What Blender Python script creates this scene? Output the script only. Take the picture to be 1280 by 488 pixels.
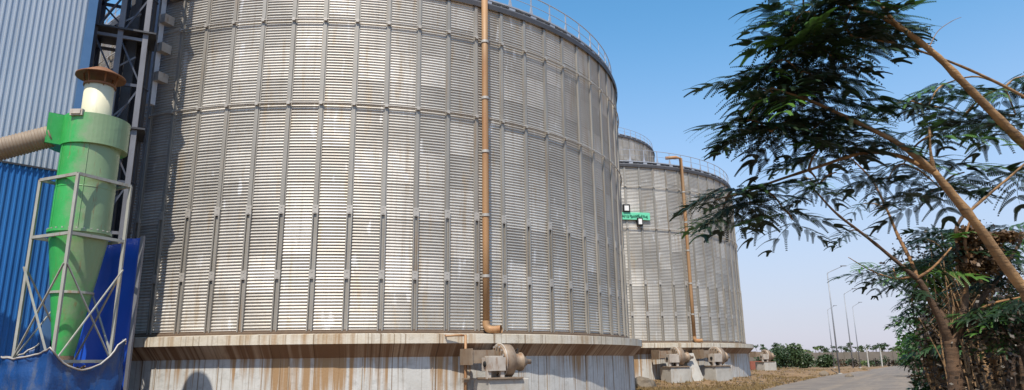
import bpy, bmesh, math, random
from mathutils import Vector, Matrix, noise
random.seed(11)
R_ = math.radians
scene = bpy.context.scene
for o in list(bpy.data.objects): bpy.data.objects.remove(o)
col = scene.collection

# ------------------------------------------------------------ camera
EYE = 1.6
FPX, PITCH, ROLL = 862.87, R_(13.69), R_(-0.822)
_cp, _sp = math.cos(PITCH), math.sin(PITCH)
FW = Vector((0, _cp, _sp)); _U = Vector((0, -_sp, _cp)); _X = Vector((1, 0, 0))
RT = _X*math.cos(ROLL) + _U*math.sin(ROLL); UP = -_X*math.sin(ROLL) + _U*math.cos(ROLL)
cd = bpy.data.cameras.new('camera'); cam = bpy.data.objects.new('camera', cd); col.objects.link(cam)
cd.sensor_width = 36; cd.lens = 36*FPX/1280; cd.clip_end = 5000; cd.clip_start = 0.05
cam.matrix_world = Matrix(((RT.x, UP.x, -FW.x, 0), (RT.y, UP.y, -FW.y, 0), (RT.z, UP.z, -FW.z, EYE), (0, 0, 0, 1)))
scene.camera = cam

def W(px, py, Y):                       # point of the place seen at (px, py) of the photo, Y metres ahead
    d = FW*FPX + RT*(px-640) + UP*(244-py)
    d = d*(Y/d.y); return Vector((d.x, d.y, d.z+EYE))
def XY(px, Y, z=2.0):                   # plan position of something at column px, height z
    py = 300
    for _ in range(30):
        p = W(px, py, Y); py += (p.z-z)*FPX/Y
    return W(px, py, Y)

# ------------------------------------------------------------ world, sun, exposure
SUN_AZ, SUN_EL = R_(11), R_(58.4)          # sun behind the camera, a little to the left
sun_to = Vector((-math.sin(SUN_AZ)*math.cos(SUN_EL), -math.cos(SUN_AZ)*math.cos(SUN_EL), math.sin(SUN_EL)))
world = bpy.data.worlds.new('World'); scene.world = world; world.use_nodes = True
nt = world.node_tree; nt.nodes.clear()
sky = nt.nodes.new('ShaderNodeTexSky'); sky.sky_type = 'NISHITA'; sky.sun_disc = False
sky.sun_elevation = SUN_EL; sky.sun_rotation = math.pi + SUN_AZ
sky.air_density = 1.0; sky.dust_density = 0.6; sky.ozone_density = 2.0; sky.altitude = 0
bg = nt.nodes.new('ShaderNodeBackground'); bg.inputs['Strength'].default_value = 0.15
wo = nt.nodes.new('ShaderNodeOutputWorld')
hs = nt.nodes.new('ShaderNodeHueSaturation'); hs.inputs['Saturation'].default_value = 1.24; hs.inputs['Hue'].default_value = .488
nt.links.new(sky.outputs[0], hs.inputs['Color'])
tcw = nt.nodes.new('ShaderNodeTexCoord'); sx = nt.nodes.new('ShaderNodeSeparateXYZ'); nt.links.new(tcw.outputs['Generated'], sx.inputs[0])
hr_ = nt.nodes.new('ShaderNodeValToRGB'); hr_.color_ramp.interpolation = 'EASE'
hr_.color_ramp.elements[0].position = 0.; hr_.color_ramp.elements[0].color = (.88, .88, .88, 1); hr_.color_ramp.elements[1].position = .50; hr_.color_ramp.elements[1].color = (0, 0, 0, 1)
nt.links.new(sx.outputs[2], hr_.inputs[0])
hz = nt.nodes.new('ShaderNodeMix'); hz.data_type = 'RGBA'; nt.links.new(hr_.outputs[0], hz.inputs[0]); nt.links.new(hs.outputs[0], hz.inputs[6])
hz.inputs[7].default_value = (2.5, 2.5, 3.2, 1)       # dusty lavender air low round the whole horizon
nt.links.new(hz.outputs[2], bg.inputs[0]); nt.links.new(bg.outputs[0], wo.inputs[0])
sl = bpy.data.lights.new('sun', 'SUN'); sl.energy = 4.0; sl.angle = R_(0.53); sl.color = (1.0, 0.93, 0.82)
so = bpy.data.objects.new('sun', sl); col.objects.link(so); so.rotation_euler = (-sun_to).to_track_quat('-Z', 'Y').to_euler()
so.location = sun_to*60
vs = scene.view_settings; vs.view_transform = 'Standard'; vs.look = 'None'; vs.gamma = 1; vs.exposure = 0.58
vs.use_curve_mapping = False

# ------------------------------------------------------------ materials
def newmat(name):
    m = bpy.data.materials.new(name); m.use_nodes = True
    n = m.node_tree; return m, n, n.nodes['Principled BSDF']
def nd(n, t, **k):
    x = n.nodes.new(t)
    for a, b in k.items(): setattr(x, a, b)
    return x
def pos_vec(n, scale, obj=False):
    if obj:
        g = nd(n, 'ShaderNodeTexCoord'); s = g.outputs['Object']
    else:
        g = nd(n, 'ShaderNodeNewGeometry'); s = g.outputs['Position']
    mp = nd(n, 'ShaderNodeVectorMath', operation='MULTIPLY'); mp.inputs[1].default_value = scale
    n.links.new(s, mp.inputs[0]); return mp.outputs[0]
def noise_n(n, vec, scale=1, detail=4, rough=.55):
    t = nd(n, 'ShaderNodeTexNoise'); t.inputs['Scale'].default_value = scale; t.inputs['Detail'].default_value = detail
    t.inputs['Roughness'].default_value = rough; n.links.new(vec, t.inputs['Vector']); return t.outputs['Fac']
def ramp(n, fac, stops):
    r = nd(n, 'ShaderNodeValToRGB'); e = r.color_ramp.elements
    while len(e) < len(stops): e.new(.5)
    for i, (p, c) in enumerate(stops):
        e[i].position = p; e[i].color = (c, c, c, 1) if isinstance(c, (int, float)) else (*c, 1)
    n.links.new(fac, r.inputs[0]); return r.outputs[0]
def mix(n, fac, a, b, mode='MIX'):
    x = nd(n, 'ShaderNodeMix', data_type='RGBA', blend_type=mode)
    if isinstance(fac, (int, float)): x.inputs[0].default_value = fac
    else: n.links.new(fac, x.inputs[0])
    for k, v in ((6, a), (7, b)):
        if isinstance(v, tuple): x.inputs[k].default_value = (*v, 1)
        else: n.links.new(v, x.inputs[k])
    return x.outputs[2]
def bump(n, b, h, strength=.3, dist=.02):
    u = nd(n, 'ShaderNodeBump'); u.inputs['Strength'].default_value = strength; u.inputs['Distance'].default_value = dist
    n.links.new(h, u.inputs['Height']); n.links.new(u.outputs[0], b.inputs['Normal'])
def rnd(n):
    return nd(n, 'ShaderNodeObjectInfo').outputs['Random']
def setb(b, rough, metal=0., spec=None):
    b.inputs['Roughness'].default_value = rough; b.inputs['Metallic'].default_value = metal
    if spec is not None: b.inputs['Specular IOR Level'].default_value = spec

M = {}
def simple(name, c1, c2=None, rough=.6, metal=0., sc=(2, 2, 2), stain=None, stain_amt=(.52, .7), spec=None, bmp=0, vary=0.):
    m, n, b = newmat(name); setb(b, rough, metal, spec)
    f = noise_n(n, pos_vec(n, sc), 1, 5, .6)
    c = mix(n, ramp(n, f, [(.3, 0.), (.7, 1.)]), c1, c2 or tuple(x*.75 for x in c1))
    if stain:
        f2 = noise_n(n, pos_vec(n, (sc[0]*1.7, sc[1]*1.7, sc[2]*.5)), 1, 6, .65)
        c = mix(n, ramp(n, f2, [(stain_amt[0], 0.), (stain_amt[1], 1.)]), c, stain)
    if vary:
        v = ramp(n, rnd(n), [(0, 1-vary), (1, 1.)]); c = mix(n, 1., c, v, 'MULTIPLY')
    n.links.new(c, b.inputs['Base Color'])
    if bmp: bump(n, b, noise_n(n, pos_vec(n, (sc[0]*8, sc[1]*8, sc[2]*8)), 1, 6), bmp, .02)
    M[name] = m; return m

def galv():
    m, n, b = newmat('galvanized'); setb(b, .5, .4)
    big = noise_n(n, pos_vec(n, (.5, .5, .5)), 1, 3)
    c = mix(n, ramp(n, big, [(.3, 0.), (.7, 1.)]), (.44, .412, .365), (.58, .55, .50))
    v = ramp(n, rnd(n), [(0, .80), (.6, 1.), (1, 1.22)]); c = mix(n, 1., c, v, 'MULTIPLY')
    st = noise_n(n, pos_vec(n, (3.2, 3.2, .42)), 1, 4, .6)
    c = mix(n, ramp(n, st, [(.56, 0.), (.72, .75)]), c, (.42, .33, .22))
    st2 = noise_n(n, pos_vec(n, (9, 9, .22)), 1, 3, .5)
    c = mix(n, ramp(n, st2, [(.55, 0.), (.75, .5)]), c, (.36, .31, .25))
    w = noise_n(n, pos_vec(n, (2.6, 2.6, .7)), 1.3, 2, .5)
    c = mix(n, ramp(n, w, [(.66, 0.), (.72, .7)]), c, (.72, .71, .69))
    n.links.new(c, b.inputs['Base Color'])
    bump(n, b, noise_n(n, pos_vec(n, (1.6, 1.6, 2.2)), 1, 2, .5), .35, .05)
    rr = ramp(n, big, [(.3, .46), (.7, .6)]); n.links.new(rr, b.inputs['Roughness'])
    M['galv'] = m
galv()
simple('rib', (.36, .335, .295), (.28, .255, .22), .5, .3, (2, 2, .6), (.30, .21, .13), (.58, .75), vary=.15)
simple('plate', (.46, .43, .39), (.36, .33, .29), .55, .3, (4, 4, 4))
simple('dark_steel', (.06, .062, .07), (.035, .035, .04), .6, .2, (4, 4, 2))
simple('eave', (.10, .10, .11), (.07, .07, .075), .6, .3)
simple('rail', (.40, .41, .44), (.32, .33, .36), .5, .3, (4, 4, 4))
simple('pipe_rust', (.36, .19, .08), (.30, .19, .10), .6, .1, (1.5, 1.5, .35), (.30, .12, .04), (.5, .68))
simple('base_brown', (.14, .095, .06), (.09, .06, .04), .8, 0, (3, 3, 3))
simple('rail_pale', (.60, .62, .66), (.5, .52, .56), .5, .1)
simple('roof_metal', (.50, .50, .49), (.42, .42, .41), .5, .3)

def plinth_mat(name, base, base2, streak, amt):
    m, n, b = newmat(name); setb(b, .85)
    tc = nd(n, 'ShaderNodeTexCoord'); sep = nd(n, 'ShaderNodeSeparateXYZ'); n.links.new(tc.outputs['Object'], sep.inputs[0])
    at = nd(n, 'ShaderNodeMath', operation='ARCTAN2'); n.links.new(sep.outputs[1], at.inputs[0]); n.links.new(sep.outputs[0], at.inputs[1])
    mu = nd(n, 'ShaderNodeMath', operation='MULTIPLY'); n.links.new(at.outputs[0], mu.inputs[0]); mu.inputs[1].default_value = 14
    cb = nd(n, 'ShaderNodeCombineXYZ'); n.links.new(mu.outputs[0], cb.inputs[0]); n.links.new(sep.outputs[2], cb.inputs[2])
    def sv(s):
        v = nd(n, 'ShaderNodeVectorMath', operation='MULTIPLY'); v.inputs[1].default_value = s; n.links.new(cb.outputs[0], v.inputs[0]); return v.outputs[0]
    c = mix(n, ramp(n, noise_n(n, sv((1.2, 1, 1.2)), 1, 6, .65), [(.32, 0.), (.68, 1.)]), base, base2)
    # rust runs from the ledge: clusters along the circumference, each of many thin runs
    cl = noise_n(n, sv((.45, 1, .12)), 1, 2, .5)
    fine = noise_n(n, sv((5.5, 1, .16)), 1, 4, .6); fine.node.inputs['Distortion'].default_value = .35; cl.node.inputs['Distortion'].default_value = .5
    ad = nd(n, 'ShaderNodeMath', operation='ADD'); n.links.new(cl, ad.inputs[0]); n.links.new(fine, ad.inputs[1])
    hf = nd(n, 'ShaderNodeMath', operation='MULTIPLY'); hf.inputs[1].default_value = .5; n.links.new(ad.outputs[0], hf.inputs[0])
    zf = nd(n, 'ShaderNodeMath', operation='MULTIPLY_ADD'); n.links.new(sep.outputs[2], zf.inputs[0]); zf.inputs[1].default_value = .045; zf.inputs[2].default_value = -.07
    ha = nd(n, 'ShaderNodeMath', operation='ADD'); n.links.new(hf.outputs[0], ha.inputs[0]); n.links.new(zf.outputs[0], ha.inputs[1]); hf = ha
    gr = noise_n(n, sv((2.5, 1, 3.5)), 1, 7, .7); c = mix(n, ramp(n, gr, [(.52, 0.), (.7, .55)]), c, tuple(x*.55 for x in base2))
    c = mix(n, ramp(n, hf.outputs[0], [(amt[0], 0.), (amt[1], .9)]), c, streak)
    fine2 = noise_n(n, sv((11, 1, .1)), 1, 3, .6)
    c = mix(n, ramp(n, fine2, [(.56, 0.), (.66, .85)]), c, tuple(x*.5 for x in streak))
    n.links.new(c, b.inputs['Base Color'])
    bump(n, b, noise_n(n, sv((14, 1, 14)), 1, 6), .35, .02)
    M[name] = m
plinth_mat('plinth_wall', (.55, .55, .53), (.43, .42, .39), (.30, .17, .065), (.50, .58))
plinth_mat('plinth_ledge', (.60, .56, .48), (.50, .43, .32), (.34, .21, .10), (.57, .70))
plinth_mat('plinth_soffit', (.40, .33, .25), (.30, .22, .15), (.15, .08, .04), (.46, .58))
simple('concrete', (.44, .42, .38), (.33, .31, .275), .85, 0, (1.5, 1.5, 1.5), (.30, .20, .11), (.54, .72), bmp=.3)
simple('blower_paint', (.30, .23, .165), (.22, .16, .11), .6, .2, (3, 3, 3), (.20, .11, .055), (.5, .68))
simple('blower_pale', (.48, .43, .37), (.36, .31, .26), .6, .1, (3, 3, 3), (.24, .14, .08), (.52, .7))
simple('black_gap', (.012, .012, .012), None, .9)
simple('clad_pale', (.47, .505, .55), (.38, .43, .49), .38, .25, (.8, .8, .25), (.36, .38, .40), (.55, .75), vary=.12)  # upper cladding sheets, a paler grey-blue than the lower ones
simple('clad_blue', (.025, .14, .40), (.035, .175, .47), .36, 0., (1, 1, .3), (.03, .12, .27), (.55, .75), vary=.12)
simple('flash_blue', (.06, .14, .28), (.08, .17, .32), .45)
simple('tower_steel', (.07, .08, .11), (.045, .05, .065), .55, .3, (3, 3, 1), (.10, .06, .035), (.56, .72))
simple('tower_pale', (.20, .20, .22), (.13, .13, .145), .55, .3, (3, 3, 1))
def cyclone_green():
    m, n, b = newmat('cyclone_green'); setb(b, .38)
    f = noise_n(n, pos_vec(n, (2.2, 2.2, 1.1)), 1, 6, .65)
    c = mix(n, ramp(n, f, [(.35, 0.), (.7, 1.)]), (.028, .30, .06), (.045, .37, .085))
    # dust settles on the side that faces the silo yard
    g = nd(n, 'ShaderNodeTexCoord'); dt = nd(n, 'ShaderNodeVectorMath', operation='DOT_PRODUCT'); dt.inputs[1].default_value = (.95, -.25, .0)
    n.links.new(g.outputs['Object'], dt.inputs[0])
    f2 = noise_n(n, pos_vec(n, (2.5, 2.5, 2.5)), 1, 6, .7)
    s = nd(n, 'ShaderNodeMath', operation='MULTIPLY_ADD'); n.links.new(f2, s.inputs[0]); s.inputs[1].default_value = .9; n.links.new(dt.outputs['Value'], s.inputs[2])
    c = mix(n, ramp(n, s.outputs[0], [(.55, .0), (.95, .75)]), c, (.25, .27, .18))
    f3 = noise_n(n, pos_vec(n, (6, 6, .8)), 1, 5, .6)
    c = mix(n, ramp(n, f3, [(.58, 0.), (.75, .4)]), c, (.20, .26, .12))
    f4 = noise_n(n, pos_vec(n, (9, 9, 1.2)), 1, 6, .7); c = mix(n, ramp(n, f4, [(.6, 0.), (.7, .8)]), c, (.20, .12, .05))
    f5 = noise_n(n, pos_vec(n, (16, 16, 16)), 1, 5, .7); c = mix(n, ramp(n, f5, [(.64, 0.), (.7, .7)]), c, (.30, .30, .22))
    n.links.new(c, b.inputs['Base Color']); bump(n, b, noise_n(n, pos_vec(n, (3, 3, 3)), 1, 3), .25, .05); M['cyclone_green'] = m
cyclone_green()
simple('stack_cream', (.66, .62, .44), (.58, .54, .38), .5, 0, (2, 2, 1), (.40, .33, .20), (.58, .75))
simple('cap_rust', (.22, .095, .035), (.15, .06, .025), .7, .1, (5, 5, 5))
simple('hose', (.25, .19, .13), (.19, .14, .10), .65, 0, (4, 4, 4))
simple('frame_paint', (.36, .36, .32), (.28, .27, .23), .55, .1, (5, 5, 3), (.27, .17, .09), (.55, .7))
simple('tarp', (.006, .045, .16), (.012, .06, .20), .45, 0, (2, 2, 2), (.09, .10, .12), (.5, .75), bmp=.5)
simple('sheet_blue', (.004, .06, .42), (.006, .08, .48), .45, 0, (1, 1, 1))
simple('junk', (.16, .10, .06), (.24, .17, .10), .85, 0, (6, 6, 6))
def barkmat(name, c1, c2, c3):
    m, n, b = newmat(name); setb(b, .85)
    f = noise_n(n, pos_vec(n, (10, 10, 3)), 1, 6, .7); c = mix(n, ramp(n, f, [(.35, 0.), (.65, 1.)]), c1, c2)
    f2 = noise_n(n, pos_vec(n, (5, 5, 28)), 1, 5, .7); c = mix(n, ramp(n, f2, [(.5, 0.), (.66, .85)]), c, c3)
    f3 = noise_n(n, pos_vec(n, (2.5, 2.5, 2.5)), 1, 3, .6); c = mix(n, ramp(n, f3, [(.55, 0.), (.68, .7)]), c, tuple(x*1.25 for x in c1))
    n.links.new(c, b.inputs['Base Color'])
    h = nd(n, 'ShaderNodeMath', operation='ADD'); n.links.new(f, h.inputs[0]); n.links.new(f2, h.inputs[1]); bump(n, b, h.outputs[0], .9, .02); M[name] = m
barkmat('bark', (.32, .185, .08), (.20, .115, .055), (.09, .055, .03))
barkmat('bark_b', (.30, .15, .055), (.19, .095, .04), (.09, .05, .025))
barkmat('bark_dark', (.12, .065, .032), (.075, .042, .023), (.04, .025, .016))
def leafmat(name, c1, c2, trans=.25, kb=1.):
    m, n, b = newmat(name); setb(b, .5)
    v = ramp(n, rnd(n), [(0, c1), (.78, c2), (.9, tuple(min(1, x*k) for x, k in zip(c2, (1+3*kb, 1+2.6*kb, 1+kb)))), (1, tuple(min(1, x*k) for x, k in zip(c2, (1+5*kb, 1+4*kb, 1+kb))))])
    f = noise_n(n, pos_vec(n, (7, 7, 7)), 1, 2)
    c = mix(n, 1., v, ramp(n, f, [(.3, .7), (.7, 1.15)]), 'MULTIPLY')
    n.links.new(c, b.inputs['Base Color'])
    tr = nd(n, 'ShaderNodeBsdfTranslucent'); n.links.new(c, tr.inputs[0])
    ms = nd(n, 'ShaderNodeMixShader'); ms.inputs[0].default_value = trans
    out = n.nodes['Material Output']; n.links.new(b.outputs[0], ms.inputs[1]); n.links.new(tr.outputs[0], ms.inputs[2]); n.links.new(ms.outputs[0], out.inputs[0])
    M[name] = m
leafmat('leaf', (.008, .022, .009), (.014, .038, .011), .22)
leafmat('leaf_mid', (.022, .062, .016), (.034, .09, .022), .25, .25)
leafmat('leaf_far', (.04, .07, .025), (.06, .095, .032), .25, .2)
leafmat('leaf_brown', (.10, .052, .02), (.14, .075, .03), .2, .1)
leafmat('leaf_dry', (.032, .02, .01), (.05, .03, .014), .15, .2)
def ground_mat():
    m, n, b = newmat('dirt'); setb(b, .95)
    f = noise_n(n, pos_vec(n, (.35, .35, .35)), 1, 8, .7)
    c = mix(n, ramp(n, f, [(.35, 0.), (.65, 1.)]), (.165, .095, .042), (.235, .15, .075))
    f2 = noise_n(n, pos_vec(n, (1.6, 1.6, 1.6)), 1, 6, .7)
    c = mix(n, ramp(n, f2, [(.5, 0.), (.68, .8)]), c, (.085, .052, .027))
    f3 = noise_n(n, pos_vec(n, (4, 4, 4)), 1, 4, .6)
    c = mix(n, ramp(n, f3, [(.62, 0.), (.7, .7)]), c, (.27, .22, .15))
    n.links.new(c, b.inputs['Base Color']); bump(n, b, noise_n(n, pos_vec(n, (3, 3, 3)), 1, 8, .7), .8, .12); M['dirt'] = m
    m, n, b = newmat('road'); setb(b, .9)
    f = noise_n(n, pos_vec(n, (.25, .25, .25)), 1, 7, .65)
    c = mix(n, ramp(n, f, [(.35, 0.), (.65, 1.)]), (.125, .10, .08), (.175, .145, .115))
    tk = nd(n, 'ShaderNodeVectorRotate', rotation_type='Z_AXIS'); tk.inputs['Angle'].default_value = R_(30); n.links.new(pos_vec(n, (1, 1, 1)), tk.inputs['Vector'])
    tv = nd(n, 'ShaderNodeVectorMath', operation='MULTIPLY'); tv.inputs[1].default_value = (.9, .05, 1); n.links.new(tk.outputs[0], tv.inputs[0])
    ft = noise_n(n, tv.outputs[0], 1, 4, .6); c = mix(n, ramp(n, ft, [(.46, 0.), (.64, .75)]), c, (.22, .17, .12))
    f2 = noise_n(n, pos_vec(n, (.8, .8, .8)), 1, 8, .75)
    c = mix(n, ramp(n, f2, [(.5, 0.), (.62, .7)]), c, (.085, .07, .058))
    n.links.new(c, b.inputs['Base Color']); bump(n, b, noise_n(n, pos_vec(n, (30, 30, 30)), 1, 4), .4, .01); M['road'] = m
ground_mat()
simple('dry_grass', (.19, .12, .045), (.13, .09, .035), .9, 0, (3, 3, 3))
simple('stone', (.20, .16, .115), (.13, .10, .07), .9, 0, (5, 5, 5), vary=.3)
simple('far_wall', (.17, .145, .12), (.125, .105, .085), .9, 0, (.5, .5, .5), (.13, .11, .08), (.5, .7))
simple('lamp_steel', (.27, .28, .30), None, .5, .3)
simple('sign_green', (.16, .62, .38), (.13, .55, .33), .5)
simple('sign_dark', (.03, .20, .11), None, .5)
simple('white', (.78, .77, .74), (.66, .65, .62), .6)
simple('red_brick', (.36, .12, .08), (.28, .10, .07), .8)

# ------------------------------------------------------------ mesh helpers
class MB:
    def __init__(s): s.v = []; s.f = []; s.sm = []
    def add(s, vs, fs, smooth=False):
        o = len(s.v); s.v += [tuple(v) for v in vs]; s.f += [tuple(i+o for i in f) for f in fs]; s.sm += [smooth]*len(fs); return s
    def box(s, c, d, rz=0, mat=None):
        hx, hy, hz = d[0]/2, d[1]/2, d[2]/2; ca, sa = math.cos(rz), math.sin(rz); vs = []
        for z in (-hz, hz):
            for x, y in ((-hx, -hy), (hx, -hy), (hx, hy), (-hx, hy)):
                p = Vector((x*ca-y*sa, x*sa+y*ca, z)); vs.append(p+Vector(c))
        return s.add(vs, [(3, 2, 1, 0), (4, 5, 6, 7), (0, 1, 5, 4), (1, 2, 6, 5), (2, 3, 7, 6), (3, 0, 4, 7)])
    def bar(s, a, b, w, h=None, up=Vector((0, 0, 1))):
        a, b = Vector(a), Vector(b); h = h or w; d = (b-a).normalized()
        if abs(d.dot(up)) > .98: up = Vector((1, 0, 0))
        x = d.cross(up).normalized(); y = x.cross(d); vs = []
        for p in (a, b):
            for i, j in ((-1, -1), (1, -1), (1, 1), (-1, 1)): vs.append(p+x*(i*w/2)+y*(j*h/2))
        return s.add(vs, [(0, 1, 2, 3), (7, 6, 5, 4), (4, 5, 1, 0), (5, 6, 2, 1), (6, 7, 3, 2), (7, 4, 0, 3)])
    def tube(s, pts, rad, n=8, cap=True, closed=False):
        pts = [Vector(p) for p in pts]; m = len(pts)
        if not isinstance(rad, (list, tuple)): rad = [rad]*m
        ref = None; vs = []
        for i, p in enumerate(pts):
            a = pts[(i-1) % m] if (i > 0 or closed) else p; b = pts[(i+1) % m] if (i < m-1 or closed) else p
            t = (b-a).normalized()
            if ref is None: ref = t.orthogonal().normalized()
            ref = (ref - t*ref.dot(t))
            ref = ref.normalized() if ref.length > 1e-6 else t.orthogonal().normalized()
            q = t.cross(ref)
            for k in range(n):
                an = 2*math.pi*k/n; vs.append(p+(ref*math.cos(an)+q*math.sin(an))*rad[i])
        fs = []
        for i in range(m if closed else m-1):
            i2 = (i+1) % m
            for k in range(n):
                k2 = (k+1) % n; fs.append((i*n+k, i*n+k2, i2*n+k2, i2*n+k))
        s.add(vs, fs, True)
        if cap and not closed:
            o = len(s.v)-len(vs); s.f.append(tuple(o+k for k in reversed(range(n)))); s.f.append(tuple(o+(m-1)*n+k for k in range(n))); s.sm += [False, False]
        return s
    def lathe(s, prof, n=32, c=(0, 0, 0), a0=0., a1=2*math.pi, smooth=True, axis=None):
        full = abs(a1-a0-2*math.pi) < 1e-6; cols = n if full else n+1; vs = []
        c = Vector(c); q = Vector((0, 0, 1)).rotation_difference(Vector(axis)) if axis else None
        for i in range(cols):
            an = a0+(a1-a0)*i/n; ca, sa = math.cos(an), math.sin(an)
            for r, z in prof:
                p = Vector((r*ca, r*sa, z))
                if q: p = q @ p
                vs.append(p+c)
        m = len(prof); fs = []
        for i in range(n):
            j = (i+1) % cols
            for k in range(m-1): fs.append((i*m+k, j*m+k, j*m+k+1, i*m+k+1))
        return s.add(vs, fs, smooth)
    def mesh(s, name, mat):
        me = bpy.data.meshes.new(name); me.from_pydata(s.v, [], s.f); me.polygons.foreach_set('use_smooth', s.sm)
        me.materials.append(M[mat] if isinstance(mat, str) else mat); me.update(); return me
    def build(s, name, mat, parent=None, loc=(0, 0, 0), rz=0):
        return place(name, s.mesh(name, mat), parent, loc, rz)
def place(name, me, parent=None, loc=(0, 0, 0), rz=0, rot=None, scale=None):
    o = bpy.data.objects.new(name, me); col.objects.link(o); o.parent = parent; o.location = loc
    o.rotation_euler = rot if rot is not None else (0, 0, rz)
    if scale is not None: o.scale = (scale,)*3 if isinstance(scale, (int, float)) else scale
    return o
def tag(o, label=None, cat=None, group=None, kind=None):
    if label: o['label'] = label
    if cat: o['category'] = cat
    if group: o['group'] = group
    if kind: o['kind'] = kind
    return o
def thing(name, label, cat, loc=(0, 0, 0), rz=0, group=None):
    return tag(place(name, None, None, loc, rz), label, cat, group)
def smooth_line(pts, n=6):
    pts = [Vector(p) for p in pts]; out = []
    for i in range(len(pts)-1):
        p0 = pts[max(i-1, 0)]; p1 = pts[i]; p2 = pts[i+1]; p3 = pts[min(i+2, len(pts)-1)]
        for k in range(n):
            t = k/n; out.append(.5*((2*p1)+(p2-p0)*t+(2*p0-5*p1+4*p2-p3)*t*t+(3*p1-p0-3*p2+p3)*t**3))
    out.append(pts[-1]); return out

ORD = 'first second third fourth fifth sixth seventh eighth ninth tenth eleventh twelfth thirteenth fourteenth fifteenth sixteenth seventeenth eighteenth nineteenth twentieth'.split()
def ordinal(i): return ORD[i] if i < 20 else ('twenty-'+ORD[i-20] if i < 29 else 'thirtieth' if i == 29 else 'thirty-'+ORD[i-30])
# ------------------------------------------------------------ ground, road
S1 = Vector((-7.75, 36.19, 0)); S2 = Vector((6.1, 61.9, 0)); RS = 13.4
ROWD = (S2-S1).normalized()
NXT = S2 + ROWD*29.2
def ground_z(x, y):
    d1 = math.hypot(x-S1.x, y-S1.y)-13.7; d2 = math.hypot(x-S2.x, y-S2.y)-13.7; d3 = math.hypot(x-NXT.x, y-NXT.y)-13.7
    e = lambda d, w: max(0., min(1., 1-d/w))**2*(3-2*max(0., min(1., 1-d/w)))
    z = max(.05*e(d1, 4), .36*e(d2, 4.5), .45*e(d3, 5))
    n = noise.noise(Vector((x*.5, y*.5, 0)))
    return z + (z*1.2+.006)*.25*n - .01
def grid(x0, x1, y0, y1, st):
    b = MB(); nx = int((x1-x0)/st); ny = int((y1-y0)/st)
    vs = [(x0+i*st, y0+j*st, ground_z(x0+i*st, y0+j*st)) for j in range(ny+1) for i in range(nx+1)]
    fs = [(j*(nx+1)+i, j*(nx+1)+i+1, (j+1)*(nx+1)+i+1, (j+1)*(nx+1)+i) for j in range(ny) for i in range(nx)]
    return b.add(vs, fs, True), nx, ny
gb, nx, ny = grid(-40, 80, -20, 120, 1.0)
o = len(gb.v); B = 2500
gb.v += [(-B, -B, -.01), (B, -B, -.01), (B, B, -.01), (-B, B, -.01)]
c0, c1_, c2_, c3_ = 0, nx, (ny+1)*(nx+1)-1, ny*(nx+1)
gb.f += [(o, o+1, c1_, c0), (o+1, o+2, c2_, c1_), (o+2, o+3, c3_, c2_), (o+3, o, c0, c3_)]; gb.sm += [False]*4
g = gb.build('ground', 'dirt'); tag(g, kind='structure')
def G(px, py, z=0.):
    d = FW*FPX + RT*(px-640) + UP*(244-py); d = d*((z-EYE)/d.z); return Vector((d.x, d.y, z))
# road: a long strip along the silo row, slightly wavy edges
rl = [(-1.5, 2), (3.0, 16), (13.4, 38.7), (31, 70), (51.7, 103), (78, 146)]
rr_ = [(11, 2), (15.5, 19), (21.8, 35.5), (38, 66), (64, 108), (92, 152)]
def res(line, n=70):
    L = smooth_line([(x, y, 0) for x, y in line], 14); return [L[int(i*(len(L)-1)/n)] for i in range(n+1)]
A, Bq = res(rl), res(rr_); vs = []
for i, (a, b) in enumerate(zip(A, Bq)):
    e = .3*noise.noise(Vector((i*.7, 0, 3))); e2 = .3*noise.noise(Vector((i*.7, 9, 3)))
    for k in range(9):
        p = a.lerp(b, k/8); p.x += (e if k == 0 else e2 if k == 8 else 0); vs.append((p.x, p.y, .02+.035*(1-((k-4)/4)**2)))
rb = MB().add(vs, [(i*9+k, i*9+k+1, (i+1)*9+k+1, (i+1)*9+k) for i in range(70) for k in range(8)], True)
tag(rb.build('road', 'road'), kind='structure')

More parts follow.
